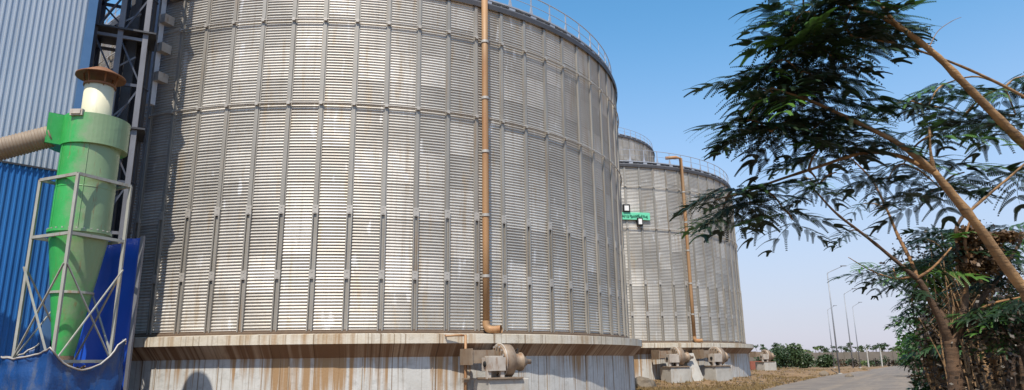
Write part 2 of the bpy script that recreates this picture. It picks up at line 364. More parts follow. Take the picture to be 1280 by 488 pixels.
# ------------------------------------------------------------ silos
NB = 75; DTH = 2*math.pi/NB; TH0 = R_(-109.32)
def silo(center, z0, height, label, ringz, splicez, plates=True, fulldetail=True, rows=10, vis_rows=None, th0=TH0):
    T = thing('grain_silo', label, 'silo', (center.x, center.y, z0), 0, 'grain silos')
    rh = height/rows; nc = 12 if abs(rh-1.26) < .1 else max(4, round(rh/.105))
    amp = .0185
    def sheet(b, k, r0, both=True):
        seg = 6 if fulldetail else 4; rowsn = nc*seg; cols = 3; vs = []
        for c in range(cols+1):
            th = (k+c/cols)*DTH
            for j in range(rowsn+1):
                z = r0 + rh*j/rowsn; lap = .008*(1-j/rowsn)
                r = RS + lap + amp*math.sin(2*math.pi*j/seg)
                vs.append((r*math.cos(th), r*math.sin(th), z))
            # small return at the lower lap
        n = rowsn+1
        b.add(vs, [(c*n+j, (c+1)*n+j, (c+1)*n+j+1, c*n+j+1) for c in range(cols) for j in range(rowsn)], True)
    toc = math.atan2(-center.y, -center.x); d = math.hypot(center.x, center.y); half = math.acos(RS/d)
    first = math.floor((toc-half-th0)/DTH); last = math.ceil((toc+half-th0)/DTH)
    vis = list(range(first, last)); vset = {k % NB for k in vis}
    vr = vis_rows if vis_rows is not None else range(rows)
    meshes = {}
    for j in vr:
        b = MB(); sheet(b, 0, j*rh); meshes[j] = b.mesh('wall_sheet', 'galv')
    for k in vis:
        for j in vr: place('wall_sheet', meshes[j], T, (0, 0, 0), th0+k*DTH)
    b = MB()                                        # the far side, one mesh
    for k in range(NB):
        for j in range(rows):
            if k in vset and j in vr: continue
            th = [th0+(k+c/2)*DTH for c in range(3)]; zz = [j*rh, (j+1)*rh]
            vs = [(RS*math.cos(t), RS*math.sin(t), z) for t in th for z in zz]
            b.add(vs, [(0, 2, 3, 1), (2, 4, 5, 3)], True)
    tag(b.build('wall_sheets_far_side', 'galv', T), kind='stuff')
    # stiffeners: open channel below the second splice, hat section above
    b = MB(); w = .095; zs = splicez[1] if len(splicez) > 1 else 0
    for y in (-.076, .076): b.box((RS+.05, y, zs/2), (.09, .042, zs))
    b.box((RS+.018, 0, zs/2), (.02, .1, zs))
    ht = height-zs
    b.box((RS+.04, 0, zs+ht/2), (.055, .11, ht)); b.box((RS+.015, 0, zs+ht/2), (.02, .20, ht))
    stiff = b.mesh('stiffener', 'rib')
    pb = MB(); pb.box((RS+.088, 0, 0), (.018, .20, .30)); pb.box((RS+.10, 0, .09), (.012, .05, .05)); pb.box((RS+.10, 0, -.09), (.012, .05, .05))
    pm = pb.mesh('splice_plate', 'plate')
    cb = MB().box((RS+.10, 0, 0), (.09, .10, .12)); cm = cb.mesh('ring_clamp', 'plate')
    for k in range(NB):
        s = place('stiffener', stiff, T, (0, 0, 0), th0+k*DTH)
        if plates and (k in vset or (k-1) % NB in vset):
            for z in splicez: place('splice_plate', pm, s, (0, 0, z))
            for z in ringz: place('ring_clamp', cm, s, (0, 0, z))
    for z in ringz:
        MB().tube([((RS+.12)*math.cos(a), (RS+.12)*math.sin(a), z) for a in [2*math.pi*i/150 for i in range(150)]], .028, 6, closed=True).build('wind_ring', 'plate', T)
    MB().lathe([(RS+.02, -.09), (RS+.13, -.09), (RS+.13, -.03), (RS+.06, .0), (RS+.06, .05), (RS+.0, .05)], 150, smooth=False).build('base_ring', 'base_brown', T)
    # roof, eave, walkway rail
    sl_ = math.tan(R_(13)); rt = 1.2
    rf = MB().lathe([(RS+.12, height-.16), (RS+.15, height+.02), (RS+.10, height+.10)], 150, smooth=False).build('eave_ring', 'eave', T)
    b = MB().lathe([(RS+.10, height+.05), (rt, height+.05+(RS-rt)*sl_), (rt, height+.5+(RS-rt)*sl_), (.01, height+.8+(RS-rt)*sl_)], NB, smooth=False)
    rfo = b.build('roof', 'roof_metal', T)
    sb = MB()
    sb.bar((RS+.08, 0, height+.09), (rt+.05, 0, height+.09+(RS-rt)*sl_), .06, .07); sm = sb.mesh('roof_seam', 'roof_metal')
    for k in range(NB): place('roof_seam', sm, rfo, (0, 0, 0), th0+k*DTH)
    wk = MB().lathe([(RS-.55, height+.26), (RS+.05, height+.26), (RS+.05, height+.32), (RS-.55, height+.32)], 150, smooth=False).build('walkway', 'rail', T)
    br = MB().box((RS-.02, 0, height+.16), (.10, .30, .22)).mesh('walkway_bracket', 'rail')
    rr = RS-.12
    hr = MB().tube([(rr*math.cos(a), rr*math.sin(a), height+1.22) for a in [2*math.pi*i/150 for i in range(150)]], .024, 6, closed=True).build('handrail', 'rail', T)
    MB().tube([(rr*math.cos(a), rr*math.sin(a), height+.80) for a in [2*math.pi*i/150 for i in range(150)]], .014, 5, closed=True).build('middle_rail', 'rail', hr)
    po = MB()
    po.add([(rr-.03, -.10, height+.3), (rr+.03, -.10, height+.3), (rr+.03, .10, height+.3), (rr-.03, .10, height+.3),
            (rr-.02, -.022, height+.75), (rr+.02, -.022, height+.75), (rr+.02, .022, height+.75), (rr-.02, .022, height+.75),
            (rr-.02, -.022, height+1.22), (rr+.02, -.022, height+1.22), (rr+.02, .022, height+1.22), (rr-.02, .022, height+1.22)],
           [(0, 1, 5, 4), (1, 2, 6, 5), (2, 3, 7, 6), (3, 0, 4, 7), (4, 5, 9, 8), (5, 6, 10, 9), (6, 7, 11, 10), (7, 4, 8, 11), (8, 9, 10, 11), (3, 2, 1, 0)])
    pm2 = po.mesh('rail_post', 'rail')
    for k in range(NB):
        place('rail_post', pm2, hr, (0, 0, 0), th0+(k+.5)*DTH); place('walkway_bracket', br, wk, (0, 0, 0), th0+(k+.5)*DTH)
    return T
Z1, H1 = 2.70, 12.58
silo1 = silo(S1, Z1, H1, 'huge corrugated galvanised silo nearest the green cyclone', [7.87, 11.08], [1.85, 4.05])
Z2, H2 = 2.92, 12.70
silo2 = silo(S2, Z2, H2, 'corrugated silo with the green sign, beyond the nearest silo', [8.0, 11.1], [1.9, 4.1], th0=R_(-80.9))
# third silo: taller, behind the second, only its top shows
azr = math.atan2(W(817, 190, 50).x, 50); D3 = 95.
az3 = azr - math.asin(RS/D3); S3 = Vector((D3*math.sin(az3), D3*math.cos(az3), 0))
p3 = W(772, 181, 1.); dd = Vector((p3.x, p3.y)); dd = dd.normalized()
bq = dd.dot(S3.xy); tq = bq-math.sqrt(bq*bq-S3.xy.length_squared+RS*RS)
ztop = EYE + tq*(p3.z-EYE)/Vector((p3.x, p3.y)).length
silo3 = silo(S3, 2.9, ztop-2.9+1.2, 'tall silo whose railed top shows above the green-signed silo', [ztop-2.9-1.9, ztop-2.9-5], [4, 8], plates=False, rows=max(4, round((ztop-2.9)/1.26)), vis_rows=None if False else range(max(4, round((ztop-2.9)/1.26))-5, max(4, round((ztop-2.9)/1.26))), th0=R_(-85))
silo4 = None

def plinth(c, zt, label, gz=-.3):
    T = thing('concrete_plinth', label, 'plinth', (c.x, c.y, 0), 0, 'concrete silo plinths')
    n = NB
    RW, RL = 13.64, 14.07
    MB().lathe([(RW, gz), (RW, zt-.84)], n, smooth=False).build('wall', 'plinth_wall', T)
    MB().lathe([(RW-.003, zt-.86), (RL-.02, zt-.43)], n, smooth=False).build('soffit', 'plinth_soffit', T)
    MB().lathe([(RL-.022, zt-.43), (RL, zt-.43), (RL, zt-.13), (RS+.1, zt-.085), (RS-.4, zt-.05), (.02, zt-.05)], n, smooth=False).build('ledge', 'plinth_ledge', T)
    # shutter-board joints in the wall
    jb = MB().box((RW+.004, 0, (zt-.86+gz)/2), (.02, .025, zt-.86-gz)).mesh('joint_fillet', 'plinth_soffit')
    toc = math.atan2(-c.y, -c.x)
    for k in range(-16, 17):
        if k % 2 == 0: place('joint_fillet', jb, T, (0, 0, 0), toc+k*DTH*1.0)
    return T
plinth(S1, Z1, 'rust-streaked white concrete plinth under the nearest silo')
plinth(S2, Z2, 'white concrete plinth under the silo with the green sign')
plinth(S3, 2.9, 'concrete plinth under the tall railed silo at the back')

def sil_pt(c, th, r, z): return Vector((c.x+r*math.cos(th), c.y+r*math.sin(th), z))
def th_at(c, px, z, r=RS):              # angle on the near side of a silo that shows in photo column px
    best = None
    toc = math.atan2(-c.y, -c.x)
    for i in range(-1400, 1401):
        th = toc+i*.001; p = sil_pt(c, th, r, z)-Vector((0, 0, EYE)); q = 640+FPX*p.dot(RT)/p.dot(FW)
        if best is None or abs(q-px) < best[0]: best = (abs(q-px), th)
    return best[1]
# brown down pipes
def down_pipe(T, c, z0, H, px, label, top=.25, arm=False):
    th = th_at(c, px, z0+2); r = RS+.22; lp = lambda a, rr, z: (rr*math.cos(a), rr*math.sin(a), z)
    pts = [lp(th, r, H+top), lp(th, r, H*.8), lp(th, r, H*.5), lp(th, r, H*.25), lp(th, r, .32)]
    if arm: pts = [lp(th-.08, RS-.3, H+.85), lp(th-.03, r-.1, H+.88), lp(th-.004, r, H+.8)] + pts[1:]
    p = MB().tube(pts, .125, 12).build('down_pipe', 'pipe_rust', T); p['label'] = label
    b = MB(); el = [lp(th, r, .34), lp(th, r+.02, .16), lp(th+.006, r+.10, .05), lp(th+.016, r+.26, .03), lp(th+.026, r+.42, .05)]
    b.tube(smooth_line(el, 4), .135, 12, cap=False).build('elbow', 'pipe_rust', p)
    b = MB()
    for z in (1.9, 4.1, 6.5, 8.6, 10.9): b.lathe([(.15, -.05), (.15, .05)], 12, lp(th, r, z)); b.box(lp(th, r-.12, z), (.2, .06, .06), th)
    b.build('pipe_clamp', 'plate', p)
down_pipe(silo1, S1, Z1, H1, 604, 'rust brown down pipe on the silo wall')
down_pipe(silo2, S2, Z2, H2, 863, 'brown down pipe with an arm over the eave', arm=True)
# the shadowed dark trunk with brackets at the left of the first silo
th = TH0-.70*DTH
T = thing('cable_trunk', 'grey steel trunk bracketed to the left of the nearest silo', 'cable trunk', (S1.x, S1.y, 0))
lp = lambda rr, a, z: (rr*math.cos(a), rr*math.sin(a), z)
MB().box(lp(RS+.42, th, 15.0), (.22, .34, 8.3), th).build('trunk', 'rail_pale', T)
for z in (11.9, 13.05, 14.2, 15.3): MB().box(lp(RS+.30, th+.021, z), (.42, .26, .34), th).build('bracket', 'blower_pale', T)

# ------------------------------------------------------------ sign on the second silo
tl, tr_ = th_at(S2, 774.5, 9.5), th_at(S2, 813.5, 9.5)
zs_ = W(795, 270.5, S2.y-RS+.2).z
T = thing('sign_board', 'long mint green lettered sign fixed to the silo wall', 'sign', tuple(sil_pt(S2, (tl+tr_)/2, RS+.16, zs_)))
n = 14; loc = T.location
def spt(t, r, z): return sil_pt(S2, tl+(tr_-tl)*t, r, z)-loc
b = MB()
for i in range(n):
    t0, t1 = i/n, (i+1)/n
    vs = [spt(t, r, z) for z in (zs_-.27, zs_+.27) for t, r in ((t0, RS+.12), (t1, RS+.12), (t1, RS+.17), (t0, RS+.17))]
    b.add(vs, [(3, 2, 1, 0), (4, 5, 6, 7), (0, 1, 5, 4), (1, 2, 6, 5), (2, 3, 7, 6), (3, 0, 4, 7)])
b.build('board', 'sign_green', T)
b = MB()                                 # blurred lettering: unreadable strokes, as in the photograph
rs = random.Random(4); t = .12
while t < .93:
    w = rs.uniform(.012, .03); h = rs.choice((.10, .14, .2)); zc = zs_+rs.uniform(-.06, .04)
    p = spt(t, RS+.185, zc); b.box(p, (.03, w*2.6, h), tl+(tr_-tl)*t); 
    if rs.random() < .6: b.box(spt(t+.012, RS+.185, zc-h*.35), (.03, .10, .05), tl+(tr_-tl)*t)
    t += rs.choice((.03, .035, .05))
b.build('lettering', 'sign_dark', T)
def small_box(px, py, w, h, name, label, cat, rim=True):
    z = W(px, py, S2.y-RS+.2).z; a = th_at(S2, px, z); p = sil_pt(S2, a, RS+.14, z)
    T = thing(name, label, cat, tuple(p), a)
    MB().box((.03, 0, 0), (.18, w, h)).build('housing', 'black_gap', T)
    MB().box((.13, 0, 0), (.03, w*.62, h*.7)).build('front_panel', 'white', T)
small_box(782, 261.5, .52, .52, 'emblem_box', 'small black box with white face above the green sign', 'box')
small_box(798.5, 277.5, .42, .56, 'flood_lamp', 'white flood lamp hanging below the green sign', 'box')  # flood lamp under the middle of the sign

# ------------------------------------------------------------ blowers
def blower(pos, az, label, sc=1., grp='aeration blowers'):
    # local: +x to the right along the wall, -y towards the viewer, z up from pedestal top
    T = thing('aeration_blower', label, 'blower', tuple(pos), az, grp)
    b = MB(); b.box((-.62*sc, .32*sc, .70*sc), (.85*sc, .75*sc, .42*sc)); b.build('outlet_duct', 'blower_paint', T)
    b = MB().box((-1.06*sc, .32*sc, .70*sc), (.05*sc, .87*sc, .52*sc)).build('duct_flange', 'blower_paint', T)
    prof = [(.02, -.23), (.50, -.23), (.54, -.21), (.54, .19), (.50, .21), (.02, .21)]
    MB().lathe([(r*sc, z*sc) for r, z in prof], 36, (.18*sc, .05*sc, .55*sc), axis=(1, 0, 0)).build('fan_casing', 'blower_paint', T)
    b = MB(); b.lathe([(.55*sc, -.02*sc), (.58*sc, -.02*sc), (.58*sc, .02*sc), (.55*sc, .02*sc)], 36, (.02*sc, .05*sc, .55*sc), axis=(1, 0, 0)); b.build('casing_rim', 'blower_pale', T)
    MB().lathe([(r*sc, z*sc) for r, z in [(.36, 0), (.36, .10), (.27, .12), (.27, .42), (.31, .43), (.31, .48), (.20, .56), (.13, .68), (.08, .70), (.08, .86), (.02, .86)]], 24, (.35*sc, .05*sc, .52*sc), axis=(1, 0, 0)).build('motor', 'blower_paint', T)
    b = MB(); b.box((-.42*sc, -.38*sc, .46*sc), (.62*sc, .48*sc, .42*sc)); b.box((-.42*sc, -.38*sc, .69*sc), (.50*sc, .38*sc, .05*sc)); b.build('belt_guard', 'blower_pale', T)
    MB().lathe([(.02*sc, 0), (.09*sc, 0), (.09*sc, .03*sc), (.02*sc, .035*sc)], 14, (-.735*sc, -.38*sc, .46*sc), axis=(-1, 0, 0)).build('shaft_hub', 'black_gap', T)
    for x, y in ((-.68, -.5), (-.2, -.5), (-.2, .05), (.18, -.1)):
        MB().box((x*sc, y*sc, .13*sc), (.14*sc, .12*sc, .26*sc)).build('leg', 'blower_pale', T)
    MB().tube(smooth_line([(.62*sc, -.05*sc, .80*sc), (.75*sc, .1*sc, .95*sc), (.8*sc, .55*sc, .7*sc), (.85*sc, .8*sc, .1*sc)], 5), .018*sc, 5).build('cable', 'black_gap', T)
    bl = MB()
    for k in range(16): a = k*math.pi/8; bl.box((-.085*sc, .05*sc+.49*sc*math.cos(a), .55*sc+.49*sc*math.sin(a)), (.04*sc, .05*sc, .05*sc))
    bl.build('casing_bolts', 'plate', T)
    MB().box((-.1*sc, -.2*sc, .02*sc), (1.25*sc, .9*sc, .05*sc)).build('base_plate', 'blower_paint', T)
    return T
def pedestal(pos, d, az, label, name='concrete_pedestal'):
    b = MB(); b.box((0, 0, d[2]/2), d); T = b.build(name, 'concrete', None, tuple(pos), az)
    m = T.modifiers.new('bevel', 'BEVEL'); m.width = .03; m.segments = 2
    return tag(T, label, 'pedestal', 'blower pedestals')
thb = th_at(S1, 622, 1.6, 14.6)
bp = sil_pt(S1, thb, 14.75, 0); azb = thb+math.pi/2
pedestal(bp+Vector((.05*math.cos(azb), .05*math.sin(azb), -.2)), (1.45, 1.15, 1.32), azb, 'concrete pedestal carrying the brown blower at the near plinth')
blower((bp.x, bp.y, 1.122), azb, 'dusty brown blower on a pedestal against the nearest plinth')
# thin rusty pipe to the left of the blower
T = thing('drain_pipe', 'thin rusty pipe with a valve beside the near blower', 'pipe', (S1.x, S1.y, 0))
ta, tb = th_at(S1, 558, 2.4, 14.2), th_at(S1, 582, 2.4, 14.25)
b = MB().tube([lp(14.1, ta, 2.52), lp(14.16, ta, 2.50), lp(14.2, ta+(tb-ta)*.5, 2.52), lp(14.25, tb-.004, 2.52)], .035, 8); b.build('upper_pipe', 'pipe_rust', T)
MB().tube([lp(14.25, tb, 2.54), lp(14.25, tb, 1.2), lp(14.25, tb, .0)], .045, 8).build('riser', 'pipe_rust', T)
v = MB(); v.box(lp(14.25, tb, 1.08), (.16, .16, .14), tb); v.bar(lp(14.36, tb-.012, 1.12), lp(14.36, tb+.018, 1.12), .04, .03); v.build('valve', 'blower_paint', T)

# second row of blowers along the second plinth
for px, lab, plab in ((843, 'pale blower below the left of the green-signed silo', 'concrete pedestal left of the leaning slab'),
                      (893, 'blower with round casing right of the leaning slab', 'white pedestal right of the leaning slab')):
    t2 = th_at(S2, px, 1.6, 14.8); p = sil_pt(S2, t2, 14.9, .15); a2 = t2+math.pi/2
    pedestal(p+Vector((0, 0, -.1)), (1.6, 1.4, 1.15), a2, plab)
    blower((p.x, p.y, 1.202), a2, lab, 1.18)
t2 = th_at(S2, 862, 1.6, 14.6); a2 = t2+math.pi/2
b = MB(); vs = []
for y, z, h in ((-.0, 2.05, 0), (-1.5, .1, 0)):
    pass
for x in (-.55, .55):
    vs += [(x*.8, .75, 2.0), (x*.8, .1, 2.0), (x*.8+.28, -.55, .1), (x*.8+.28, .75, .1)]
b.add(vs, [(0, 1, 2, 3), (7, 6, 5, 4), (0, 4, 5, 1), (1, 5, 6, 2), (2, 6, 7, 3), (3, 7, 4, 0)])
o = b.build('concrete_buttress', 'concrete', None, tuple(sil_pt(S2, t2, 14.6, .1)), a2); tag(o, 'slanting concrete slab between the two far blowers', 'buttress')
# next plinth in the row (its blower shows past the second silo)
pN = XY(957, 78, 1.2)
pedestal((pN.x, pN.y, .1), (1.6, 1.5, 1.25), R_(20), 'concrete pedestal farthest along the silo row')
blower((pN.x, pN.y, 1.33), R_(20), 'farthest blower, standing past the end of the silo row', 1.2)
b = MB(); b.box((0, 0, .75), (1.6, .3, 1.0)); b.box((-.7, 0, .12), (.2, .34, .3)); b.box((.7, 0, .12), (.2, .34, .3))
pr = XY(945, 80, 1.2); tag(b.build('brick_wall', 'red_brick', None, (pr.x, pr.y, .2), R_(20)), 'low red wall piece beside the farthest blower', 'wall')

# ------------------------------------------------------------ clad building at the left
ED = XY(97.5, 19.5, 9.05); WD = Vector((math.sin(R_(42)), math.cos(R_(42)), 0)); WN = Vector((WD.y, -WD.x, 0))
T = thing('clad_building', 'tall building with corrugated cladding, pale above and blue below, behind the cyclone', 'building', (ED.x, ED.y, 0))
HB = 17.; ZB = W(40, 200, 18.5).z
def cladsheet(w, h):
    b = MB(); pitch = w/7; prof = []
    for i in range(7):
        x = i*pitch
        prof += [(x, 0), (x+pitch*.52, 0), (x+pitch*.62, .03), (x+pitch*.84, .03), (x+pitch*.94, 0)]
    prof.append((w, 0)); vs = []
    for x, d in prof: vs += [(-x, -d, 0), (-x, -d, h)]
    b.add(vs, [(2*i+2, 2*i, 2*i+1, 2*i+3) for i in range(len(prof)-1)]); return b
wang = math.atan2(WD.y, WD.x)
lo = cladsheet(1.0, ZB).mesh('lower_sheet', 'clad_blue'); up = cladsheet(1.0, HB-ZB+.1).mesh('upper_sheet', 'clad_pale')
for i in range(8):
    off = -WD*(i*1.0+.1)
    place('lower_sheet', lo, T, tuple(off), wang); place('upper_sheet', up, T, tuple(off+WN*.02+Vector((0, 0, ZB-.1))), wang)
b = MB(); b.box(tuple(-WD*.02+Vector((0, 0, HB/2))), (.24, .12, HB+.1), wang); b.build('corner_flashing', 'flash_blue', T)
b = MB()
q = [-WD*.1-WN*.05, -WD*8-WN*.05, -WD*8-WN*7, -WD*.1-WN*7]
b.add([p for p in q]+[p+Vector((0, 0, HB-.1)) for p in q], [(0, 1, 5, 4), (1, 2, 6, 5), (2, 3, 7, 6), (3, 0, 4, 7), (4, 5, 6, 7)]); b.build('building_core', 'clad_blue', T)
b = MB()
for z in (ZB-.12,): b.bar(-WD*.1+WN*.06+Vector((0, 0, z)), -WD*8+WN*.06+Vector((0, 0, z)), .03, .05)
b.build('lap_trim', 'dark_steel', T)
# ------------------------------------------------------------ elevator tower
tp = XY(141, 21.6, 10)
T = thing('elevator_tower', 'dark steel lattice tower between the building and the silo', 'tower', (tp.x, tp.y, 0), wang-R_(22))
sx_, sy_ = .74, .6; HT = 24
for x in (-sx_, 0, sx_):
    for y in (-sy_, sy_):
        MB().bar((x, y, 0), (x, y, HT), .16, .16).build('post', 'tower_pale' if (x >= 0 and y < 0) else 'tower_steel', T)
for i in range(14):
    z = .8+i*1.65
    for (a, c) in (((-sx_, -sy_), (0, -sy_)), ((0, -sy_), (sx_, -sy_)), ((sx_, -sy_), (sx_, sy_)), ((sx_, sy_), (-sx_, sy_)), ((-sx_, sy_), (-sx_, -sy_))):
        MB().bar((*a, z), (*c, z), .08, .10).build('cross_beam', 'tower_pale' if i % 2 else 'tower_steel', T)
        p0, p1 = (a, c) if i % 2 else (c, a)
        MB().bar((*p0, z+.06), (*p1, z+1.6), .07, .05).build('diagonal_brace', 'tower_steel', T)
for x, y in ((.30, .15),):
    MB().box((x, y, HT/2), (.30, .42, HT)).build('elevator_leg', 'dark_steel', T)
b = MB()
for q in (-.2, .2): b.bar((sx_+.3, q, 0), (sx_+.3, q, HT), .04, .04)
for i in range(70): b.bar((sx_+.3, -.2, .3+i*.34), (sx_+.3, .2, .3+i*.34), .025, .025)
b.build('ladder', 'dark_steel', T)
for z in (5., 9.2, 12.6, 16):
    MB().box((0, -.02, z), (2.1, 1.5, .06)).build('platform', 'dark_steel', T)
for i in range(7): MB().bar((-.25+.08*(i % 3), -sy_+.15, 6+i*1.7), (.5, -sy_+.22, 7+i*1.6), .05, .05).build('stay_rod', 'tower_pale', T)
tc = XY(171, 22.5, 8)
T = thing('conveyor_leg', 'dark vertical conveyor casing beside the silo wall', 'conveyor', (tc.x, tc.y, 0), R_(8))
MB().box((-.25, 0, 11.5), (.34, .5, 23)).build('casing', 'dark_steel', T)
for i in range(14): MB().box((-.25, 0, .9+i*1.7), (.40, .56, .06)).build('flange', 'tower_steel', T)

# ------------------------------------------------------------ cyclone
FD = 16.5
F0 = W(98, 217, FD); LV = Vector((-.915, .403, 0)); RV = Vector((.403, .915, 0)); SF = 1.45
CC = Vector((F0.x, F0.y, 0))+LV*SF/2+RV*SF/2
def zat(px, py): return W(px, py, CC.y).z
zt = zat(131, 98)
CY = thing('dust_cyclone', 'green dust cyclone with a cream stack and brown rain cap', 'cyclone', (CC.x, CC.y, 0))
zb0, zb1 = zat(108, 188), zat(104, 292); zcone = zat(86, 445); RB = .68
zv1, zst = zat(122, 152), zat(128, 107)
MB().lathe([(RB, zb1-.03), (RB, zb0+.02)], 40).build('barrel', 'cyclone_green', CY)
cone = MB().lathe([(.235, zcone), (RB, zb1-.03)], 40).build('cone', 'cyclone_green', CY)
zm = zat(92, 367); rm = .235+(RB-.235)*(zm-zcone)/(zb1-zcone)
MB().lathe([(rm+.005, zm-.03), (rm+.035, zm-.03), (rm+.035, zm+.03), (rm+.005, zm+.03)], 32, smooth=False).build('seam_flange', 'frame_paint', cone)
MB().lathe([(RB+.0, zb1-.05), (RB+.045, zb1-.05), (RB+.045, zb1+.02), (RB, zb1+.02)], 40, smooth=False).build('barrel_flange', 'cyclone_green', CY)
b = MB()
for a in (-2.2, -1.1, .9): b.bar((RB*math.cos(a), RB*math.sin(a), zb1), (RB*math.cos(a), RB*math.sin(a), zb0), .03, .02)
b.lathe([(RB, (zb0+zb1)/2-.015), (RB+.012, (zb0+zb1)/2), (RB, (zb0+zb1)/2+.015)], 40); b.build('weld_seam', 'cyclone_green', CY)
b = MB()
for k in range(28): a = k*2*math.pi/28; b.box(((RB+.03)*math.cos(a), (RB+.03)*math.sin(a), zb1+.03), (.035, .035, .03), a)
b.build('flange_bolts', 'plate', CY)
MB().lathe([(.235, zcone-.6), (.235, zcone+.02)], 24).build('outlet', 'junk', CY)
# scroll inlet: radius grows towards the duct side
b = MB(); vs = []; n = 48
dd_ = (W(40, 180, CC.y-.3)-Vector((CC.x, CC.y, 0))); 
a_in = math.atan2(-.35, -1.)            # where the duct comes in
for i in range(n+1):
    a = a_in+.45+2*math.pi*i/n; r = RB+.03+.34*(i/n)**1.2
    for z in (zb0, zv1): vs.append((r*math.cos(a), r*math.sin(a), z))
fs = [(2*i, 2*i+2, 2*i+3, 2*i+1) for i in range(n)]
o = len(vs); vs += [(0, 0, zv1+.03), (0, 0, zb0)]
fs += [(2*i+1, 2*i+3, o) for i in range(n)] + [(2*i+2, 2*i, o+1) for i in range(n)] + [(0, 1, 2*n+1, 2*n)]
b.add(vs, fs, False); sc_ = b.build('scroll_inlet', 'cyclone_green', CY)
b = MB(); b.box((-.02, -.74, zv1-.02), (.32, .10, .17)); b.box((-.02, -.80, zv1-.02), (.24, .04, .10)); b.build('floodlight', 'blower_pale', sc_)
MB().lathe([(.36, zv1), (.40, zv1), (.40, zv1+.07), (.36, zv1+.07)], 32, smooth=False).build('stack_collar', 'dark_steel', CY)
MB().lathe([(.355, zv1+.02), (.355, zst), (.335, zst), (.335, zv1+.1)], 36).build('stack', 'stack_cream', CY)
cp_ = MB().lathe([(.20, zt+.26), (.60, zt+.03), (.605, zt-.01), (.19, zt+.20), (.02, zt+.22)], 36); cp_.lathe([(.02, zt+.30), (.2, zt+.26)], 36); rc = cp_.build('rain_cap', 'cap_rust', CY)
b = MB()
for i in range(6):
    a = i*math.pi/3+.3; b.bar((.345*math.cos(a), .345*math.sin(a), zst-.1), (.42*math.cos(a), .42*math.sin(a), zt+.13), .05, .02)
b.build('cap_bracket', 'cap_rust', rc)
b = MB(); zr = zst+.0
b.lathe([(.36, zr-.06), (.39, zr-.06), (.39, zr), (.36, zr)], 32, smooth=False).build('stack_rim', 'cap_rust', CY)
# hose duct
h0 = W(66, 170, CC.y-.45); h1 = W(9, 186, CC.y-.75); h2 = h1+(h1-h0)*2.2+Vector((0, 0, .1))
pts = []; rad = []; N_ = 150
for i in range(N_+1):
    t = i/N_; p = h0.lerp(h2, t); pts.append(p-Vector((CC.x, CC.y, 0))); rad.append(.275+.016*math.sin(i*1.9))
MB().tube(pts, rad, 20).build('hose_duct', 'hose', CY)
# support frame (same thing as the cyclone it carries)
FR = thing('cyclone_frame', 'pale steel frame with cross braces standing round the green cyclone', 'frame', (F0.x, F0.y, 0))
Pf = Vector((0, 0, 0)); Pl = LV*SF; Pr = RV*SF; Pb = Pl+Pr
ztp = F0.z; zmd = zat(88, 292)+.0
zmid = W(88, 291, FD).z
for P in (Pf, Pl, Pr, Pb): MB().bar(P, P+Vector((0, 0, ztp)), .07, .07).build('post', 'frame_paint', FR)
up_ = Vector((0, 0, 1))
for z in (ztp, zmid):
    for a, c in ((Pf, Pl), (Pf, Pr), (Pl, Pb), (Pr, Pb)):
        MB().bar(a+up_*z, c+up_*z, .065, .075).build('rail', 'frame_paint', FR)
zlow = W(70, 452, FD).z
for a, c in ((Pf, Pl), (Pf, Pr), (Pl, Pb), (Pr, Pb)):
    off = ((a+c)/2-Pb/2).normalized()*.05
    MB().bar(a+up_*(zmid-.75)+off, c+up_*zlow+off, .045, .025).build('cross_brace', 'frame_paint', FR)
    MB().bar(c+up_*(zmid-.75)+off*1.7, a+up_*zlow+off*1.7, .045, .025).build('cross_brace', 'frame_paint', FR)
    MB().bar(a+up_*zlow, c+up_*zlow, .07, .07).build('rail', 'frame_paint', FR)
# tarp wrapped round the foot of the frame
def tarp():
    path = [Pl+RV*.7-LV*0+LV*.12, Pl+LV*.14-RV*.12, Pf-RV*.16-LV*.16, Pr-LV*.14+RV*.1, Pr+RV*.3+LV*.1]
    tops = [W(8, 428, FD).z, W(28, 446, FD).z, W(48, 436, FD).z, W(152, 424, FD+1).z, W(158, 424, FD+1).z]
    line = []
    for i in range(4):
        for k in range(16):
            t = k/16; p = path[i].lerp(path[i+1], t); z = tops[i]*(1-t)+tops[i+1]*t - (.62 if i == 2 else .12)*4*t*(1-t)
            line.append((p, z))
    line.append((path[-1], tops[-1])); cen = Pb/2; vs = []; nz = 16
    for i, (p, z) in enumerate(line):
        out = (p-cen).normalized()
        for j in range(nz+1):
            t = j/nz; zz = z*(1-t)+.25*t
            w = .13*noise.noise(Vector((i*.23, t*1.6, 1)))+.075*abs(noise.noise(Vector((i*.45+t*4, t*3, 4))))+.05*noise.noise(Vector((i*.9-t*7, t*6, 2)))+.10*math.sin(t*math.pi)
            vs.append(p+out*(w+(.08*math.exp(-t*14)))+Vector((0, 0, zz+.03*noise.noise(Vector((i*.5, 0, 7))))))
    m = nz+1; hem = [vs[i*m]+Vector((0, 0, .01)) for i in range(len(line))]
    fs = [(i*m+j, i*m+j+1, (i+1)*m+j+1, (i+1)*m+j) for i in range(len(line)-1) for j in range(nz)]
    o = MB().add(vs, fs, True).build('tarpaulin', 'tarp', None, (F0.x, F0.y, 0)); md = o.modifiers.new('thickness', 'SOLIDIFY'); md.thickness = .012
    MB().tube(hem, .022, 6).build('hem', 'plate', o)
    tag(o, 'crumpled dark blue tarpaulin wrapped round the foot of the frame', 'tarpaulin')
tarp()
b = MB(); rs = random.Random(3)
for i in range(60):
    p = Pf*.5+LV*rs.uniform(.1, 1.3)+RV*rs.uniform(.1, 1.3); z = zlow-.25+rs.uniform(-.1, .12)
    d = Vector((rs.uniform(-1, 1), rs.uniform(-1, 1), rs.uniform(-.2, .5))).normalized()*rs.uniform(.1, .3)
    b.bar(p+up_*z-d, p+up_*z+d, .03, .02)
